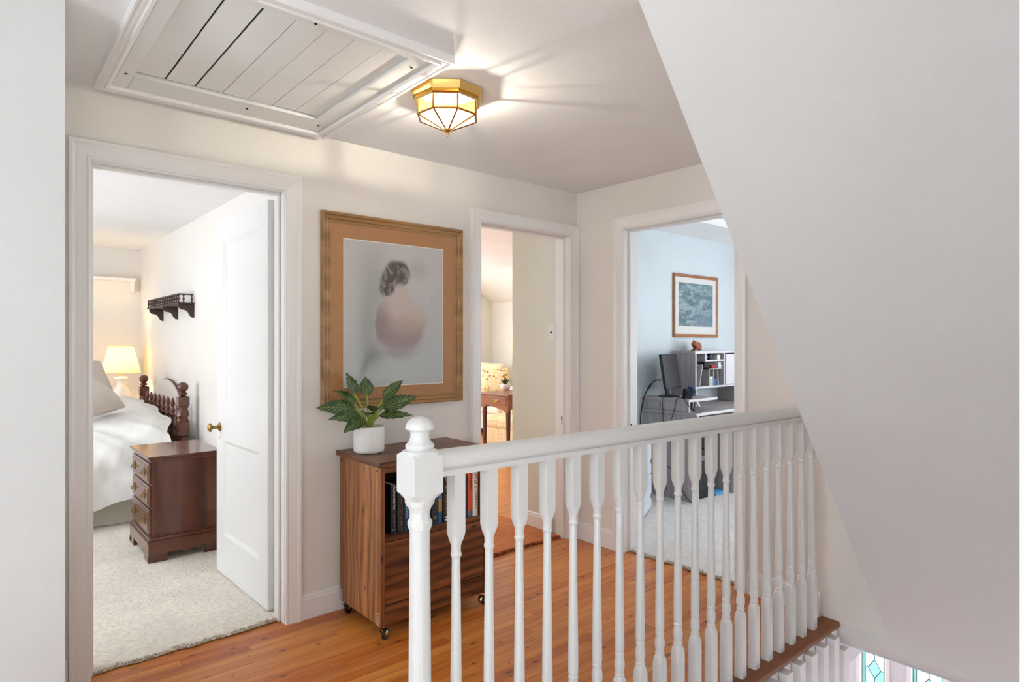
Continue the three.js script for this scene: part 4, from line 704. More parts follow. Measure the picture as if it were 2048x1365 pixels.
{
  // duvet: lies over the mattress, hangs down on the near side
  const path = []; const add = (z, y) => path.push([z, y]);
  add(-0.99, 0.2); add(-0.98, 0.5); add(-0.95, 0.7); add(-0.85, 0.8); add(-0.5, 0.82); add(0, 0.79); add(0.4, 0.74); add(0.68, 0.69); add(0.86, 0.6); add(0.945, 0.48); add(0.965, 0.38); add(0.985, 0.27); add(1.0, 0.16);
  const cv = new THREE.CatmullRomCurve3(path.map(([z, y]) => new THREE.Vector3(0, y, z)));
  const pts = cv.getSpacedPoints(120), tan = (i) => pts[Math.min(120, i + 1)].clone().sub(pts[Math.max(0, i - 1)]).normalize();
  const geo = grid(150, 120, (u, v) => {
    const i = Math.round(v * 120), p = pts[i], t = tan(i), side = sm(0.62, 0.9, v);
    const xe = 0.915 - 0.1 * side + 0.02 * Math.sin(v * 30), x = -1.16 + (xe + 1.16) * u;
    const k = x * 15 - (v - 0.62) * 26 * side;
    let d = 0.022 * side * Math.sin(k + 2.2 * vn(x * 3, v * 6)) + 0.02 * (fbm(x * 6 + v * 6, v * 14, 0, 0, 55, 4) - 0.5) * 2 + 0.008 * side * Math.sin(k * 2.3 + 1);
    const he = sm(0.0, 0.1, u) * sm(1.0, 0.93, u); d += -0.035 * (1 - he) * (1 - 0.6 * side);
    const low = p.y - (1 - sm(0.0, 0.14, u)) * 0.3 * (1 - side) + (0.012 * Math.sin(x * 17) + 0.09 * sm(0.3, 0.86, x)) * sm(0.9, 1, v);
    return [x, Math.max(low - t.z * 0 + d * Math.abs(t.z), 0.12), p.z + d * Math.abs(t.y)];
  });
  geo.translate(-2.85, 0.0135, -3.3);
  const m = single('duvet', 'white rumpled duvet spread over the dark wooden bed', 'duvet', geo, std({ color: col(244, 243, 238), roughness: 0.9, side: THREE.DoubleSide }));
}
function pillow(name, label, w, h, t, mat, category, group) {
  const q = (sgn) => grid(28, 24, (u, v) => { const a = (u - 0.5) * 2, b = (v - 0.5) * 2, e = (1 - Math.pow(Math.abs(a), 3)) * (1 - Math.pow(Math.abs(b), 3)), pin = 1 - 0.07 * Math.pow(Math.abs(a * b), 2) ; return [a * w / 2 * (1 - 0.05 * (1 - b * b)), b * h / 2 * (1 - 0.06 * (1 - a * a)), sgn * (t / 2 * Math.pow(e, 0.55) + 0.004) * (1 + 0.12 * (fbm(u * 7, v * 7, 0, 0, 61, 2) - 0.5))]; });
  const A = q(1), B = q(-1); const id = B.index.array; for (let i = 0; i < id.length; i += 3) { const k = id[i]; id[i] = id[i + 1]; id[i + 1] = k; } B.computeVertexNormals();
  const g = thing(name, label, category, [0, 0, 0], 0, group);
  part('cushion_body', [A, B], mat, g);
  const rim = []; const c = []; for (let i = 0; i <= 64; i++) { const t0 = i / 64 * Math.PI * 2, cx = Math.cos(t0), sy = Math.sin(t0), p = 0.16, a = Math.sign(cx) * Math.pow(Math.abs(cx), p), b = Math.sign(sy) * Math.pow(Math.abs(sy), p); c.push([a * w / 2 * (1 - 0.05 * (1 - b * b)), b * h / 2 * (1 - 0.06 * (1 - a * a)), 0]); }
  part('piping', tube(c, 0.006, 128, 6), mat, g);
  return g;
}
{
  const a = pillow('pillow', 'taupe linen pillow leaning on the white duvet', 0.42, 0.38, 0.2, M.linen, 'pillow', 'pillows on the bed'); a.position.set(-2.5, 0.93, -2.95); a.rotation.set(R(-52), R(38), R(8), 'YXZ');
  const b = pillow('pillow', 'taupe linen pillow behind the larger one near the lamp', 0.5, 0.4, 0.16, M.linen, 'pillow', 'pillows on the bed'); b.position.set(-2.5, 1.06, -3.5); b.rotation.set(R(-38), R(30), R(-6), 'YXZ');
}
{
  const g = thing('arched_panel', 'cream arched padded panel leaning on the wall behind the spindle headboard', 'headboard', [-1.785, 0.0135, -3.62]);
  const pts = [[-0.56, 0.3]]; for (let i = 0; i <= 28; i++) { const t = Math.PI * (1 - i / 28); pts.push([Math.cos(t) * 0.56, 0.66 + Math.pow(Math.sin(t), 0.8) * 0.33]); } pts.push([0.56, 0.3]);
  const e = extrude(pts, 0.02, 0.012); e.rotateY(-Math.PI / 2); part('panel', toCreasedNormals(e, R(40)), M.cream, g);
  part('rim', tube(pts.slice(1, -1).map(([z, y]) => [-0.006, y + 0.008, z * 1.02]), 0.012, 60, 8), M.shelfWood, g);
  for (const z of [-0.5, 0.5]) part('leg', rbox(-0.02, 0.005, 0, 0.31, z - 0.03, z + 0.03, 0.003), M.shelfWood, g);
}
function tableLamp(label, pos, sc, prof, shadeR, shadeY, tex, power, cream) {
  const g = thing('table_lamp', label, 'lamp', pos); g.scale.setScalar(sc);
  part('base', lathe(prof, 40), phys({ color: col(248, 246, 240), roughness: 0.2 }), g);
  const yb = prof[prof.length - 1][1];
  part('neck', lathe([[0, yb - 0.002], [0.016, yb - 0.002], [0.016, yb + 0.02], [0.006, yb + 0.024], [0.006, shadeY[0] + 0.12], [0, shadeY[0] + 0.121]], 20), M.brass, g);
  const n = 72, sh = grid(n * 4, 6, (u, v) => { const t = u * Math.PI * 2, pl = 1 + 0.012 * Math.sin(u * n * Math.PI * 2), r = (shadeR[0] + (shadeR[1] - shadeR[0]) * v) * pl; return [Math.cos(t) * r, shadeY[0] + (shadeY[1] - shadeY[0]) * v, Math.sin(t) * r]; });
  part('lamp_shade', sh, phys({ color: col(...cream), roughness: 0.95, transmission: 0.45, thickness: 0, side: THREE.DoubleSide }), g);
  part('shade_band', [[shadeR[0], shadeY[0]], [shadeR[1], shadeY[1]]].map(([r, y]) => { const t = new THREE.TorusGeometry(r, 0.004, 8, 60); t.rotateX(Math.PI / 2); t.translate(0, y, 0); return t; }), std({ color: col(...cream), roughness: 0.9 }), g);
  const ym = (shadeY[0] + shadeY[1]) / 2; const b = new THREE.SphereGeometry(0.03, 16, 12); b.translate(0, ym, 0);
  part('bulb', b, std({ color: 0xffffff, emissive: col(255, 226, 170), emissiveIntensity: 4 }), g);
  const l = new THREE.PointLight(col(255, 216, 150), power, 0, 2); l.position.set(0, ym, 0); l.castShadow = true; l.shadow.radius = 1.5; g.add(l);
  return g;
}
tableLamp('lit table lamp with pleated cream shade and white ceramic base beyond the bed', [-2.02, 0.664, -4.6], 1, [[0, 0], [0.07, 0], [0.075, 0.015], [0.05, 0.03], [0.055, 0.06], [0.085, 0.11], [0.09, 0.15], [0.075, 0.2], [0.045, 0.25], [0.04, 0.28], [0.05, 0.31], [0.062, 0.325], [0.062, 0.335], [0.03, 0.345], [0, 0.347]], [0.178, 0.108], [0.385, 0.665], null, 0.85, [255, 238, 188]);
{
  const g = thing('wall_shelf', 'dark wooden wall shelf with spindle gallery rail on the cream bedroom wall', 'shelf', [BW, 1.69, -3.35]);
  const z0 = -0.6, z1 = 0.6, dp = 0.135;
  part('shelf_board', muv(rbox(-dp, 0, 0, 0.012, z0, z1, 0.003), 'z'), M.shelfWood, g);
  part('gallery_rail', [rbox(-dp + 0.006, -dp + 0.018, 0.075, 0.087, z0 + 0.01, z1 - 0.006, 0.003), rbox(-dp + 0.02, -0.012, 0.075, 0.087, z1 - 0.022, z1 - 0.01, 0.003), rbox(-dp + 0.02, -0.012, 0.075, 0.087, z0 + 0.01, z0 + 0.022, 0.003)], M.shelfWood, g);
  const sp = lathe([[0, 0.012], [0.008, 0.012], [0.007, 0.02], [0.004, 0.028], [0.009, 0.04], [0.007, 0.05], [0.004, 0.06], [0.008, 0.07], [0.007, 0.076], [0, 0.076]], 14);
  for (let i = 0; i < 19; i++) { const s = part('spindle', sp, M.shelfWood, g); s.position.set(-dp + 0.012, 0, z1 - 0.016 - i * (1.168 / 18)); }
  for (const x of [-0.085, -0.022]) for (const z of [z1 - 0.016, z0 + 0.016]) { const s = part('spindle', sp, M.shelfWood, g); s.position.set(x, 0, z); }
  for (const z of [z1 - 0.03, 0.02, z0 + 0.05]) {
    const p = [[0, 0], [-dp + 0.012, 0], [-dp + 0.014, -0.025], [-dp + 0.03, -0.045], [-0.07, -0.05], [-0.05, -0.065], [-0.035, -0.095], [-0.02, -0.112], [0, -0.115]];
    const e = extrude(p, 0.016, 0.001); e.translate(0, 0, z - 0.008); part('bracket', muv(toCreasedNormals(e, R(35)), 'y'), M.shelfWood, g);
  }
}
{
  const g = thing('picture_ledge', 'plain white ledge with a small bracket on the far bedroom wall', 'shelf', [-2.8, 2.04, BZ]);
  part('ledge_board', rbox(-0.9, 0.97, 0, 0.03, 0, 0.14, 0.003), M.trim, g); part('ledge_bracket', rbox(0.93, 0.965, -0.12, 0, 0, 0.1, 0.004), M.trim, g);
}

/* ------------------------------------------------------------------ corner room furniture */
{
  const g = thing('writing_desk', 'brown writing desk with one pull drawer seen through the corner doorway', 'desk', [1.66, 0, -2.62]);
  const x0 = -0.28, x1 = 0.28, z0 = -0.23, z1 = 0.26;          // front faces -x
  part('desk_top', muv(rbox(x0 - 0.02, x1, 0.75, 0.775, z0 - 0.02, z1 + 0.02, 0.006, 2), 'z'), M.desk2, g);
  const ap = extrude([[z0, 0.75], [z0, 0.6], [z0 + 0.07, 0.605], [z0 + 0.1, 0.635], [z0 + 0.18, 0.622], [z1 - 0.18, 0.605], [z1 - 0.09, 0.59], [z1 - 0.06, 0.57], [z1, 0.57], [z1, 0.75]], 0.02); ap.rotateY(-Math.PI / 2); ap.translate(x0 + 0.02, 0, 0);
  part('apron', muv(ap, 'z'), M.desk2, g);
  part('side_apron', [muv(box(x0 + 0.02, x1 - 0.02, 0.6, 0.75, z0, z0 + 0.02), 'x'), muv(box(x0 + 0.02, x1 - 0.02, 0.6, 0.75, z1 - 0.02, z1), 'x'), muv(box(x1 - 0.02, x1, 0.6, 0.75, z0, z1), 'z')], M.desk2, g);
  const dr = part('drawer', muv(rbox(x0 - 0.006, x0 + 0.004, 0.645, 0.735, z0 + 0.1, z1 - 0.03, 0.003), 'z'), M.desk2, g);
  part('drawer_pull', [tube([[x0 - 0.008, 0.695, 0.1], [x0 - 0.022, 0.684, 0.09], [x0 - 0.024, 0.68, 0.05], [x0 - 0.022, 0.684, 0.01], [x0 - 0.008, 0.695, 0.0]], 0.004, 16, 7), rbox(x0 - 0.009, x0 - 0.006, 0.68, 0.705, -0.005, 0.105, 0.003)], M.oldBrass, dr);
  for (const [x, z] of [[x0 + 0.03, z0 + 0.03], [x0 + 0.03, z1 - 0.03], [x1 - 0.03, z0 + 0.03], [x1 - 0.03, z1 - 0.03]]) { const l = cyl(0.03, 0.018, 0.75, 4); l.rotateY(Math.PI / 4); l.translate(x, 0.375, z); part('leg', muv(toCreasedNormals(l, R(20)), 'y'), M.darkWood, g); }
}
const floral = dataTex(256, 256, (u, v) => {
  let c = rgb(236, 220, 176); const n = fbm(u * 12, v * 12, 12, 12, 91, 3); c = mix3(c, rgb(222, 196, 140), clamp(n - 0.3));
  for (let i = 0; i < 34; i++) { const cx = hash(i, 1, 91), cy = hash(i, 2, 91), r = 0.02 + 0.035 * hash(i, 3, 91); let dx = Math.abs(u - cx), dy = Math.abs(v - cy); dx = Math.min(dx, 1 - dx); dy = Math.min(dy, 1 - dy); const d = Math.hypot(dx, dy) / r + (vn(u * 40, v * 40, 40, 40, i) - 0.5) * 0.9; const k = hash(i, 4, 91); if (d < 1) c = mix3(c, k < 0.45 ? rgb(196, 92, 48) : k < 0.62 ? rgb(170, 52, 38) : rgb(112, 118, 62), 0.85 * sm(1, 0.6, d)); }
  return c;
}, true, 1, 1);
const floralM = (k) => { const t = floral.clone(); t.repeat.set(k, k); t.needsUpdate = true; return std({ map: t, roughness: 0.9 }); };
{
  const g = thing('slipper_chair', 'floral upholstered low chair tucked behind the brown writing desk', 'chair', [2.22, 0, -3.2]);
  part('seat', rbox(-0.25, 0.27, 0.22, 0.4, -0.4, 0.34, 0.07, 4), floralM(3), g); part('backrest', rbox(0.06, 0.24, 0.36, 0.66, -0.4, 0.34, 0.07, 4), floralM(3), g);
  part('skirt', rbox(-0.24, 0.26, 0.02, 0.24, -0.39, 0.33, 0.02, 2), floralM(4), g);
  for (const [x, z] of [[-0.2, -0.34], [-0.2, 0.28], [0.22, -0.34], [0.22, 0.28]]) { const l = cyl(0.02, 0.015, 0.03, 10); l.translate(x, 0.015, z); part('leg', l, M.darkWood, g); }
}
{
  const g = thing('daybed', 'cream covered daybed along the white knee wall', 'bed', [2.86, 0, -4.42]);
  
  part('frame', rbox(-0.4, 0.32, 0.1, 0.32, -0.47, 0.6, 0.01), M.trim, g); part('mattress', rbox(-0.41, 0.33, 0.32, 0.6, -0.47, 0.6, 0.05, 4), std({ color: col(244, 238, 226), roughness: 0.9 }), g);
  for (const [x, z] of [[-0.36, -0.43], [-0.36, 0.55], [0.28, -0.43], [0.28, 0.55]]) part('leg', rbox(x - 0.025, x + 0.025, 0, 0.1, z - 0.025, z + 0.025, 0.003), M.trim, g);
  const c1 = pillow('cushion', 'orange floral cushion standing on the cream daybed', 0.44, 0.36, 0.14, floralM(1), 'cushion', 'daybed cushions'); c1.position.set(2.62, 0.8, -4.1); c1.rotation.set(R(-14), R(-55), R(4), 'YXZ');
  const c2 = pillow('cushion', 'plain cream cushion behind the floral cushion', 0.5, 0.44, 0.16, std({ color: col(246, 232, 196), roughness: 0.9 }), 'cushion', 'daybed cushions'); c2.position.set(2.8, 0.84, -4.5); c2.rotation.set(R(-14), R(-62), R(-3), 'YXZ');
}
{
  const g = thing('succulent', 'tiny spiky succulent in a white bowl on the brown desk', 'plant', [1.80, 0.775, -2.9]);
  part('bowl', lathe([[0, 0], [0.035, 0], [0.06, 0.02], [0.064, 0.05], [0.06, 0.075], [0.056, 0.075], [0.05, 0.06], [0, 0.06]], 28), M.pot, g);
  const lf = new THREE.ConeGeometry(0.011, 0.11, 5); lf.translate(0, 0.055, 0); const lm = std({ color: col(58, 92, 52), roughness: 0.6 });
  for (let i = 0; i < 16; i++) { const m = part('leaf', lf, lm, g); m.position.set(0, 0.06, 0); m.rotation.order = 'YXZ'; m.rotation.set(0.15 + 0.75 * (i / 16), i * 2.4, 0); }
}
{
  const g = tableLamp('partly hidden lamp with a tall yellow shade behind the sage wall edge', [2.33, 0.735, -2.62], 1, [[0, 0], [0.05, 0], [0.055, 0.02], [0.03, 0.05], [0.045, 0.13], [0.05, 0.2], [0.03, 0.3], [0.02, 0.36], [0, 0.362]], [0.12, 0.085], [0.5, 0.92], null, 0.6, [255, 232, 170]);
  const s = thing('side_table', 'small round white side table under the tall shaded lamp', 'table', [2.66, 0, -3.62]);
  part('table_top', (() => { const c = cyl(0.16, 0.16, 0.025, 36); c.translate(0, 0.72, 0); return c; })(), M.trim, s); part('pedestal', lathe([[0, 0], [0.14, 0], [0.14, 0.02], [0.03, 0.06], [0.025, 0.4], [0.035, 0.68], [0.06, 0.708], [0, 0.708]], 28), M.trim, s);
  g.position.set(2.66, 0.7325, -3.62);
}
{
  const g = thing('light_switch', 'small white switch plate on the sage wall inside the corner doorway', 'switch', [-0.078, 1.38, -0.168]);
  part('switch_plate', rbox(-0.006, 0, 0, 0.115, -0.035, 0.035, 0.002), M.whitePlastic, g); part('toggle', rbox(-0.016, -0.005, 0.052, 0.066, -0.006, 0.006, 0.002), M.dark, g);
}

/* ------------------------------------------------------------------ blue room furniture */
{
  const g = thing('computer_desk', 'grey laminate computer desk with a raised monitor step', 'desk', [1.39, 0.0135, -0.499]);
  const Dp = 0.565, W = 0.98, ys = 0.735;
  part('side_panel', muv(rbox(0, 0.018, 0, ys, 0.0, Dp, 0.001), 'y'), M.deskGrey, g); part('side_panel', muv(rbox(0.58, 0.598, 0, ys, 0.0, Dp, 0.001), 'y', 1), M.deskGrey, g); part('side_panel', muv(rbox(W + 0.3, W + 0.318, 0, ys, 0.0, Dp, 0.001), 'y', 1.6), M.deskGrey, g);
  part('desktop', muv(rbox(-0.015, W + 0.33, ys, ys + 0.022, 0, Dp, 0.002), 'x'), M.deskGrey, g);
  part('edge_band', [rbox(-0.015, W + 0.33, ys - 0.002, ys + 0.023, Dp, Dp + 0.008, 0.002), rbox(0, 0.018, 0, ys, Dp, Dp + 0.006, 0.001), rbox(0.58, 0.598, 0, ys, Dp, Dp + 0.006, 0.001)], M.deskEdge, g);
  part('monitor_step', [muv(rbox(-0.008, 0.44, 0.845, 0.865, 0.0, 0.485, 0.002), 'x'), muv(rbox(0.0, 0.018, ys + 0.022, 0.845, 0, 0.48, 0.001), 'y'), muv(rbox(0.42, 0.438, ys + 0.022, 0.845, 0, 0.25, 0.001), 'y')], M.deskGrey, g);
  part('step_edge', [rbox(-0.008, 0.44, 0.844, 0.866, 0.485, 0.492, 0.002), rbox(0, 0.018, ys + 0.022, 0.845, 0.48, 0.487, 0.001), muv(extrude([[0.34, 0.845], [0.40, 0.845], [0.445, 0.775], [0.445, 0.76], [0.43, 0.76]], 0.012)).translate(0, 0, 0.3)], M.deskEdge, g);
  part('modesty_panel', muv(box(0.6, W + 0.3, 0.35, ys, 0.03, 0.045), 'x'), M.deskGrey, g); part('under_shelf', muv(rbox(0.018, 0.58, 0.5, 0.516, 0.02, 0.4, 0.002), 'x'), M.deskGrey, g);
  part('keyboard_tray', [muv(rbox(0.61, W + 0.29, 0.62, 0.638, 0.12, Dp - 0.02, 0.002), 'x')], M.deskEdge, g);
}
const HX = 1.84, HZ0 = -0.499, HZ1 = -0.24, HY = 0.772;
{
  const g = thing('desk_hutch', 'grey laminate hutch with cubbyholes standing on the computer desk', 'hutch', [0, 0, 0]);
  const X1 = 2.66, p = (n, a, e) => { part(n, a, M.deskGrey, g); };
  p('side_panel', muv(rbox(HX, HX + 0.018, HY, 1.262, HZ0, HZ1 - 0.006, 0.001), 'y')); p('side_panel', muv(rbox(X1 - 0.018, X1, HY, 1.262, HZ0, HZ1 - 0.006, 0.001), 'y', 1));
  p('hutch_top', muv(rbox(HX - 0.006, X1 + 0.006, 1.262, 1.284, HZ0, HZ1 - 0.004, 0.001), 'x')); p('lower_shelf', muv(rbox(HX + 0.018, X1 - 0.018, 0.936, 0.952, HZ0, HZ1 - 0.006, 0.001), 'x'));
  p('divider', muv(box(2.006, 2.022, 1.186, 1.262, HZ0, HZ1 - 0.006), 'y')); p('divider', muv(box(2.33, 2.346, 0.952, 1.262, HZ0, HZ1 - 0.006), 'y'));
  p('upper_shelf', muv(box(2.022, 2.33, 1.186, 1.2, HZ0, HZ1 - 0.006), 'x')); p('cubby_shelf', muv(box(2.1, 2.33, 1.105, 1.117, HZ0, HZ1 - 0.02), 'x')); p('cubby_divider', muv(box(2.175, 2.187, 0.952, 1.105, HZ0, HZ1 - 0.02), 'y')); p('cubby_divider', muv(box(2.25, 2.262, 0.952, 1.105, HZ0, HZ1 - 0.02), 'y')); p('cubby_divider', muv(box(2.1, 2.112, 0.952, 1.117, HZ0, HZ1 - 0.02), 'y'));
  p('back_panel', muv(box(HX + 0.018, X1 - 0.018, 0.952, 1.262, HZ0, HZ0 + 0.006), 'x'));
  part('edge_band', [rbox(HX, HX + 0.018, HY, 1.262, HZ1 - 0.006, HZ1, 0.001), rbox(HX - 0.006, X1 + 0.006, 1.261, 1.285, HZ1 - 0.004, HZ1 + 0.002, 0.001), rbox(HX + 0.018, X1, 0.935, 0.953, HZ1 - 0.006, HZ1, 0.001), box(2.006, 2.022, 1.186, 1.262, HZ1 - 0.006, HZ1), box(2.33, 2.346, 0.952, 1.262, HZ1 - 0.006, HZ1), box(2.022, 2.33, 1.186, 1.2, HZ1 - 0.006, HZ1)], M.deskEdge, g);
  part('cabinet_door', rbox(2.35, X1 - 0.003, 0.958, 1.25, HZ1 - 0.004, HZ1 + 0.012, 0.002), M.deskEdge, g);
}
const deskTop = 0.7705 + 0.0, stepTop = 0.8785;
{
  const g = thing('monitor', 'black flat monitor on a round foot seen nearly edge-on on the desk step', 'monitor', [1.545, stepTop, -0.285], R(14.5));
  const tilt = (q) => { q.rotateX(R(-9)); q.translate(0, 0.075, 0.01); return q; };
  part('bezel', tilt(rbox(-0.19, 0.19, 0, 0.31, -0.018, 0.008, 0.004)), M.black, g);
  part('screen', tilt(box(-0.182, 0.182, 0.012, 0.302, 0.008, 0.0088)), phys({ color: col(58, 54, 54), roughness: 0.3 }), g);
  part('stand', [rbox(-0.03, 0.03, 0.004, 0.19, -0.06, -0.035, 0.005), rbox(-0.03, 0.03, 0.13, 0.19, -0.06, -0.012, 0.005)], M.black, g);
  part('foot', (() => { const c = lathe([[0, 0], [0.1, 0], [0.1, 0.006], [0.06, 0.014], [0, 0.016]], 40); c.scale(1.15, 1, 0.9); c.translate(0, 0, -0.03); return c; })(), M.black, g);
}
function speaker(label, x, z, turn, c) { const g = thing('speaker', label, 'speaker', [x, stepTop, z], turn, 'desktop speakers'); const b = new THREE.CylinderGeometry(0.034, 0.046, 0.085, 4, 1); b.rotateY(Math.PI / 4); b.translate(0, 0.0425, 0); part('speaker_body', toCreasedNormals(b, R(20)), c, g); const d = cyl(0.02, 0.02, 0.004, 20); d.rotateX(R(82)); d.translate(0, 0.044, 0.0315); part('driver', d, M.dark, g); return g; }
speaker('small black cube speaker on the desk step in front of the monitor', 1.47, -0.085, R(-30), M.black);
speaker('small dark blue speaker beside the hutch panel', 1.74, -0.22, R(10), std({ color: col(34, 62, 104), roughness: 0.35 }));
single('power_cable', 'thick black cable with a ferrite lump hanging from the monitor down the desk side', 'cable', [tube([[1.44, 1.03, -0.33], [1.39, 1.025, -0.36], [1.355, 0.97, -0.40], [1.345, 0.86, -0.45], [1.345, 0.72, -0.48], [1.35, 0.5, -0.485], [1.355, 0.2, -0.48], [1.36, 0.022, -0.44]], 0.0055, 60), tube([[1.3585, 0.985, -0.388], [1.354, 0.955, -0.406]], 0.0105, 4)], M.black);
single('speaker_cable', 'thin black cable looping in a V over the desk side panel', 'cable', tube([[1.41, 0.8865, -0.262], [1.378, 0.886, -0.27], [1.368, 0.8, -0.262], [1.362, 0.66, -0.25], [1.363, 0.6, -0.225], [1.364, 0.68, -0.18], [1.368, 0.8, -0.14], [1.378, 0.886, -0.12], [1.44, 0.884, -0.1]], 0.003, 70), M.black);
single('audio_cable', 'thin black cable with an inline control drooping from the speaker across the desk', 'cable', [tube([[1.45, 0.884, -0.06], [1.372, 0.882, -0.04], [1.368, 0.83, 0.0], [1.368, 0.79, 0.05], [1.40, 0.778, 0.085], [1.45, 0.775, 0.06], [1.5, 0.775, 0.045]], 0.003, 60), tube([[1.366, 0.815, 0.02], [1.366, 0.795, 0.05]], 0.008, 4)], M.black);
single('floor_cable', 'thin black cable trailing down the desk side to the carpet', 'cable', tube([[1.375, 0.6, -0.42], [1.372, 0.45, -0.36], [1.373, 0.33, -0.28], [1.374, 0.25, -0.16], [1.374, 0.12, -0.08], [1.372, 0.03, 0.0], [1.36, 0.019, 0.05]], 0.003, 50), M.black);
{
  // carved wooden cat lying curled, one continuous body
  const mc = new MarchingCubes(56, std({}), true, false, 60000); mc.isolation = 0;
  const S = (p, c, r) => Math.hypot((p[0] - c[0]) / r[0], (p[1] - c[1]) / r[1], (p[2] - c[2]) / r[2]); const smin = (a, b, k) => { const h = clamp(0.5 + 0.5 * (b - a) / k); return b + (a - b) * h - k * h * (1 - h); };
  const cap = (p, a, b, r0, r1) => { const ba = b.map((v, i) => v - a[i]), pa = p.map((v, i) => v - a[i]), t = clamp((pa[0] * ba[0] + pa[1] * ba[1] + pa[2] * ba[2]) / (ba[0] ** 2 + ba[1] ** 2 + ba[2] ** 2)); return Math.hypot(pa[0] - ba[0] * t, pa[1] - ba[1] * t, pa[2] - ba[2] * t) - (r0 + (r1 - r0) * t); };
  const f = (p) => { let d = (S(p, [0.28, -0.18, 0], [0.5, 0.4, 0.36]) - 1) * 0.36; d = smin(d, (S(p, [0.5, -0.1, 0], [0.34, 0.42, 0.34]) - 1) * 0.33, 0.1); d = smin(d, (S(p, [-0.4, 0.08, 0.02], [0.32, 0.3, 0.3]) - 1) * 0.3, 0.08); d = smin(d, (S(p, [-0.55, -0.02, 0.14], [0.16, 0.13, 0.18]) - 1) * 0.13, 0.06); d = smin(d, cap(p, [-0.48, 0.26, 0.16], [-0.56, 0.5, 0.2], 0.1, 0.025), 0.03); d = smin(d, cap(p, [-0.3, 0.28, -0.12], [-0.26, 0.52, -0.16], 0.1, 0.025), 0.03); d = smin(d, cap(p, [-0.35, -0.44, 0.2], [-0.72, -0.48, 0.2], 0.12, 0.1), 0.05); d = smin(d, cap(p, [-0.35, -0.44, -0.12], [-0.72, -0.48, -0.1], 0.12, 0.1), 0.05); d = smin(d, cap(p, [0.7, -0.42, 0.2], [0.1, -0.46, 0.36], 0.12, 0.08), 0.05); return Math.max(d, -0.56 - p[1]); };
  const n = 56; for (let k = 0; k < n; k++) for (let j = 0; j < n; j++) for (let i = 0; i < n; i++) mc.field[i + j * n + k * n * n] = -f([(i - n / 2) / (n / 2), (j - n / 2) / (n / 2), (k - n / 2) / (n / 2)]);
  mc.update(); const cnt = mc.count, ge = new THREE.BufferGeometry(); ge.setAttribute('position', new THREE.BufferAttribute(mc.positionArray.slice(0, cnt * 3), 3)); ge.setAttribute('normal', new THREE.BufferAttribute(mc.normalArray.slice(0, cnt * 3), 3));
  ge.scale(0.142, 0.098, 0.1);
  const g = thing('cat_figurine', 'carved orange-brown wooden cat lying on top of the hutch', 'figurine', [2.05, 1.284 + 0.0549, -0.37], R(18));
  part('cat_body', muv(ge, 'x'), M.catWood, g);
  for (const z of [0.006, 0.022]) { const e = new THREE.SphereGeometry(0.0045, 10, 8); e.translate(-0.083, 0.014, z + 0.0); part('eye', e, M.dark, g); }
}
// things in the hutch
single('blue_jar', 'round cobalt blue jar in the top cubbyhole of the hutch', 'jar', lathe([[0, 1.2006], [0.022, 1.2006], [0.034, 1.212], [0.036, 1.232], [0.026, 1.246], [0.02, 1.249], [0.022, 1.256], [0, 1.257]], 24).translate(2.065, 0, -0.29), phys({ color: col(24, 54, 168), roughness: 0.15 }));
single('tape_dispenser', 'low black tape dispenser between the blue jar and the white cube', 'dispenser', [rbox(2.115, 2.195, 1.2006, 1.222, -0.31, -0.26, 0.004), (() => { const c = cyl(0.022, 0.022, 0.03, 20); c.rotateX(Math.PI / 2); c.translate(2.15, 1.229, -0.285); return c; })()], M.black);
single('white_cube', 'small white paper cube in the top cubbyhole of the hutch', 'paper', rbox(2.235, 2.29, 1.2006, 1.244, -0.32, -0.255, 0.002), M.whitePlastic);
single('red_stapler', 'small red stapler in the middle cubbyhole of the hutch', 'stapler', [rbox(2.16, 2.235, 1.1176, 1.125, -0.3, -0.27, 0.003), rbox(2.162, 2.23, 1.128, 1.146, -0.3, -0.27, 0.006), rbox(2.21, 2.235, 1.125, 1.13, -0.298, -0.272, 0.002)], std({ color: col(190, 30, 28), roughness: 0.35 }));
single('paper_stack', 'stack of white papers beside the red stapler', 'paper', [rbox(2.27, 2.325, 1.1176, 1.15, -0.42, -0.262, 0.001), rbox(2.272, 2.322, 1.15, 1.172, -0.42, -0.266, 0.001)], std({ color: col(232, 234, 240), roughness: 0.8 }));
{
  const zz = dataTex(128, 256, (u, v) => { const k = Math.abs(((u * 5) % 1) - 0.5) * 2, e = Math.abs(((v * 8) % 1) - 0.5) * 2; const bd = (v > 0.965 - 0.03 * k) || (u > 0.94 - 0.05 * e); return bd ? rgb(52, 110, 84) : rgb(228, 222, 204); });
  const s = new THREE.Mesh(merge([box(0, 0.17, 0, 0.225, -0.006, 0)]), std({ map: zz, roughness: 0.8 })); const g = thing('patterned_folder', 'cream folder with a green zigzag border leaning in the open bay of the hutch', 'folder', [1.864, 0.9532, -0.412]); g.rotation.x = R(-6); s.name = 'folder_cover'; shadow(s); g.add(s);
}
{ const g = thing('maroon_book', 'slim maroon book tilted in front of the zigzag folder', 'book', [1.915, 0.9595, -0.3]); part('cover', rbox(0, 0.02, 0, 0.185, -0.1, 0, 0.002), std({ color: col(98, 34, 48), roughness: 0.5 }), g); part('pages', box(0.003, 0.017, 0.003, 0.182, -0.101, -0.0995), std({ color: col(230, 224, 210) }), g); g.rotation.z = R(-17); }
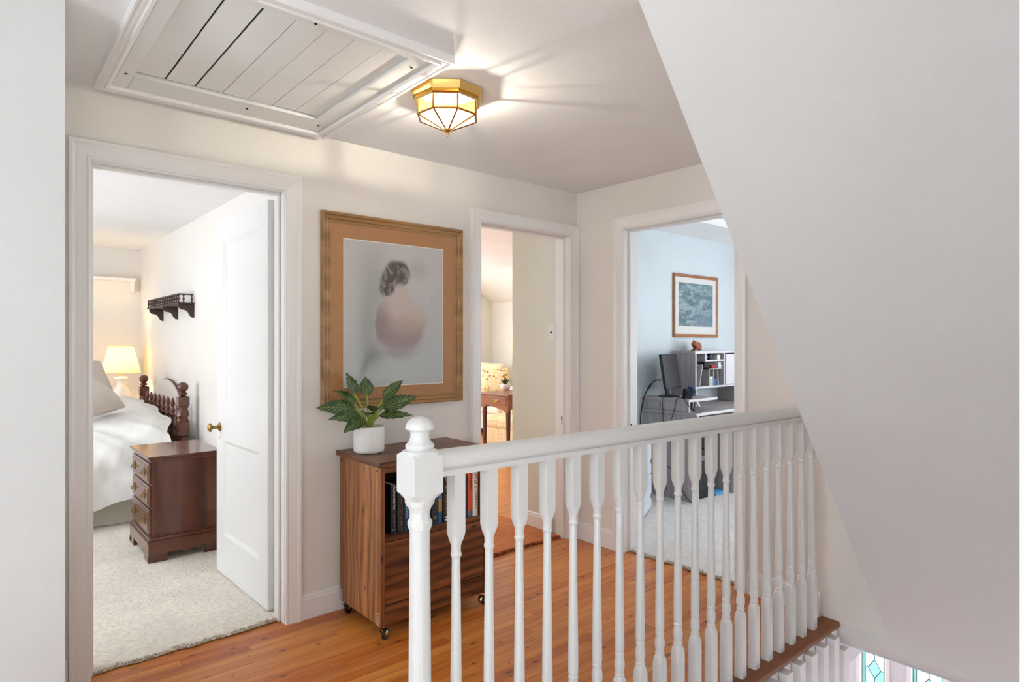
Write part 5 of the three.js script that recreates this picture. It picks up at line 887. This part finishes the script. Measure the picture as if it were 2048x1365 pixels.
{ const g = thing('tilted_notebook', 'white notebook with green triangles tilted beside the maroon book', 'notebook', [2.0, 0.957, -0.3]); part('cover', rbox(0, 0.012, 0, 0.205, -0.1, 0, 0.001), std({ map: dataTex(64, 256, (u, v) => { const k = Math.abs(((v * 9) % 1) - 0.5) * 2; return u < 0.5 * k ? rgb(90, 118, 104) : rgb(226, 226, 220); }), roughness: 0.8 }), g); part('pages', box(0.003, 0.009, 0.003, 0.202, -0.101, -0.0995), M.whitePlastic, g); g.rotation.z = R(-14); }
single('teal_box', 'white and teal carton in the lower left cubbyhole of the hutch', 'box', rbox(2.118, 2.168, 0.9526, 1.04, -0.33, -0.262, 0.002), std({ map: canvasTex(64, 128, (c, w, h) => { c.fillStyle = '#f0f4f2'; c.fillRect(0, 0, w, h); c.fillStyle = '#3fae94'; c.fillRect(6, 40, w - 12, h - 50); c.fillStyle = '#bfe6da'; c.fillRect(14, 52, w - 28, 20); c.fillRect(14, 84, w - 28, 12); }), roughness: 0.5 }));
single('blue_box', 'dark blue carton in the middle lower cubbyhole of the hutch', 'box', rbox(2.192, 2.245, 0.9526, 1.018, -0.33, -0.265, 0.002), std({ color: col(40, 88, 148), roughness: 0.5 }));
{ const g = thing('envelope', 'white envelope leaning in the right cubbyhole of the hutch', 'paper', [2.268, 0.9532, -0.28]); for (let i = 0; i < 3; i++) { const m = part('sheet', rbox(0, 0.003, 0, 0.13 - i * 0.01, -0.12, 0, 0.0008, 1), std({ color: col(226 - i * 5, 230 - i * 4, 238), roughness: 0.8 }), g); m.position.x = i * 0.008 + 0.028; m.rotation.z = R(11); } }
// under the desk
{ const g = thing('computer_tower', 'black computer tower on the carpet under the desk', 'computer', [1.6, 0.0135, -0.2]); part('tower_case', rbox(-0.09, 0.09, 0, 0.42, -0.22, 0.2, 0.006), M.black, g); part('front_grille', [0.08, 0.1, 0.12, 0.14].map((y) => box(-0.07, 0.07, y, y + 0.006, 0.2, 0.202)), std({ color: col(60, 66, 74) }), g); part('drive_bay', rbox(-0.075, 0.075, 0.33, 0.37, 0.199, 0.204, 0.001), std({ color: col(120, 124, 130) }), g); }
{ const g = thing('subwoofer', 'black box speaker standing on the carpet under the desk', 'speaker', [1.83, 0.0135, -0.26]); part('cabinet', rbox(-0.1, 0.1, 0, 0.26, -0.15, 0.15, 0.006), M.black, g); part('driver', (() => { const c = cyl(0.07, 0.07, 0.004, 28); c.rotateX(Math.PI / 2); c.translate(0, 0.14, 0.151); return c; })(), M.dark, g); }
{ const g = thing('file_cabinet', 'low white drawer cabinet standing just inside the blue room door', 'cabinet', [0.62, 0.0135, 0.095], R(25.5)); part('cabinet_case', rbox(-0.34, 0.34, 0, 0.6, -0.3, -0.012, 0.006), std({ color: col(228, 232, 240), roughness: 0.4 }), g); for (const [a, b] of [[0.04, 0.3], [0.31, 0.58]]) { const d = part('drawer', rbox(-0.33, 0.33, a, b, -0.012, 0, 0.004), std({ color: col(228, 232, 240), roughness: 0.4 }), g); const h = extrude([[0, 0], [0.035, 0.02], [0.035, -0.02]], 0.006); h.translate(0.27, (a + b) / 2 - 0.04, 0.0005); part('handle', h, std({ color: col(130, 134, 140) }), d); } part('plinth', box(-0.33, 0.33, 0.0, 0.02, -0.29, -0.01), M.steel, g); }
single('blue_tray', 'flat blue plastic tray on the carpet in front of the black box speaker', 'tray', rbox(1.74, 1.92, 0.0135, 0.04, -0.08, 0.03, 0.006), std({ color: col(96, 168, 214), roughness: 0.4 }));
// print over the desk: an unnamed blue-green abstract
{
  const g = thing('framed_painting', 'oak framed blue-green abstract print on the pale blue wall', 'picture', [0, 0, 0]); const X0 = 1.885, X1 = 2.605, Y0 = 1.445, Y1 = 2.0, z = -0.4995, up = [0, 0, 1], prof = [[0, 0.001], [0, 0.012], [0.006, 0.016], [0.024, 0.02], [0.03, 0.016], [0.03, 0.001]];
  part('frame_rail', mould(prof, [X0, Y0, z], [X0, Y1, z], [-1, 0, 0], up, 1, 1), M.frameOak, g); part('frame_rail', mould(prof, [X1, Y1, z], [X1, Y0, z], [1, 0, 0], up, 1, 1), M.frameOak, g); part('frame_rail', mould(prof, [X0, Y1, z], [X1, Y1, z], [0, 1, 0], up, 1, 1), M.frameOak, g); part('frame_rail', mould(prof, [X1, Y0, z], [X0, Y0, z], [0, -1, 0], up, 1, 1), M.frameOak, g);
  part('mat_board', box(X0 - 0.003, X1 + 0.003, Y0 - 0.003, Y1 + 0.003, z + 0.002, z + 0.006), std({ color: col(240, 236, 230), roughness: 0.85 }), g);
  const tex = dataTex(320, 256, (u, v) => { const a = fbm(u * 7 + 2 * fbm(u * 5, v * 5, 0, 0, 7, 2), v * 12, 0, 0, 201, 4), b = fbm(u * 18, v * 30, 0, 0, 207, 3), q = fbm(u * 4, v * 4, 0, 0, 211, 3); let c = mix3(rgb(84, 112, 120), rgb(150, 176, 178), sm(0.3, 0.7, a)); c = mix3(c, rgb(206, 204, 190), sm(0.62, 0.8, b) * sm(0.4, 0.65, q)); c = mix3(c, rgb(58, 80, 96), sm(0.6, 0.75, 1 - b) * 0.6); c = mix3(c, rgb(70, 132, 160), sm(0.45, 0.1, v) * sm(0.35, 0.8, u) * 0.55); c = mix3(c, rgb(140, 128, 142), sm(0.55, 0.7, q) * sm(0.6, 0.2, v) * 0.5); return c; });
  const pg = new THREE.PlaneGeometry(0.6, 0.425); pg.translate((X0 + X1) / 2, 1.735, z + 0.0068); part('print', pg, std({ map: tex, roughness: 0.7 }), g);
  part('glass', box(X0 - 0.002, X1 + 0.002, Y0 - 0.002, Y1 + 0.002, z + 0.0085, z + 0.0095), M.glass, g);
}

renderer.render(scene, camera);
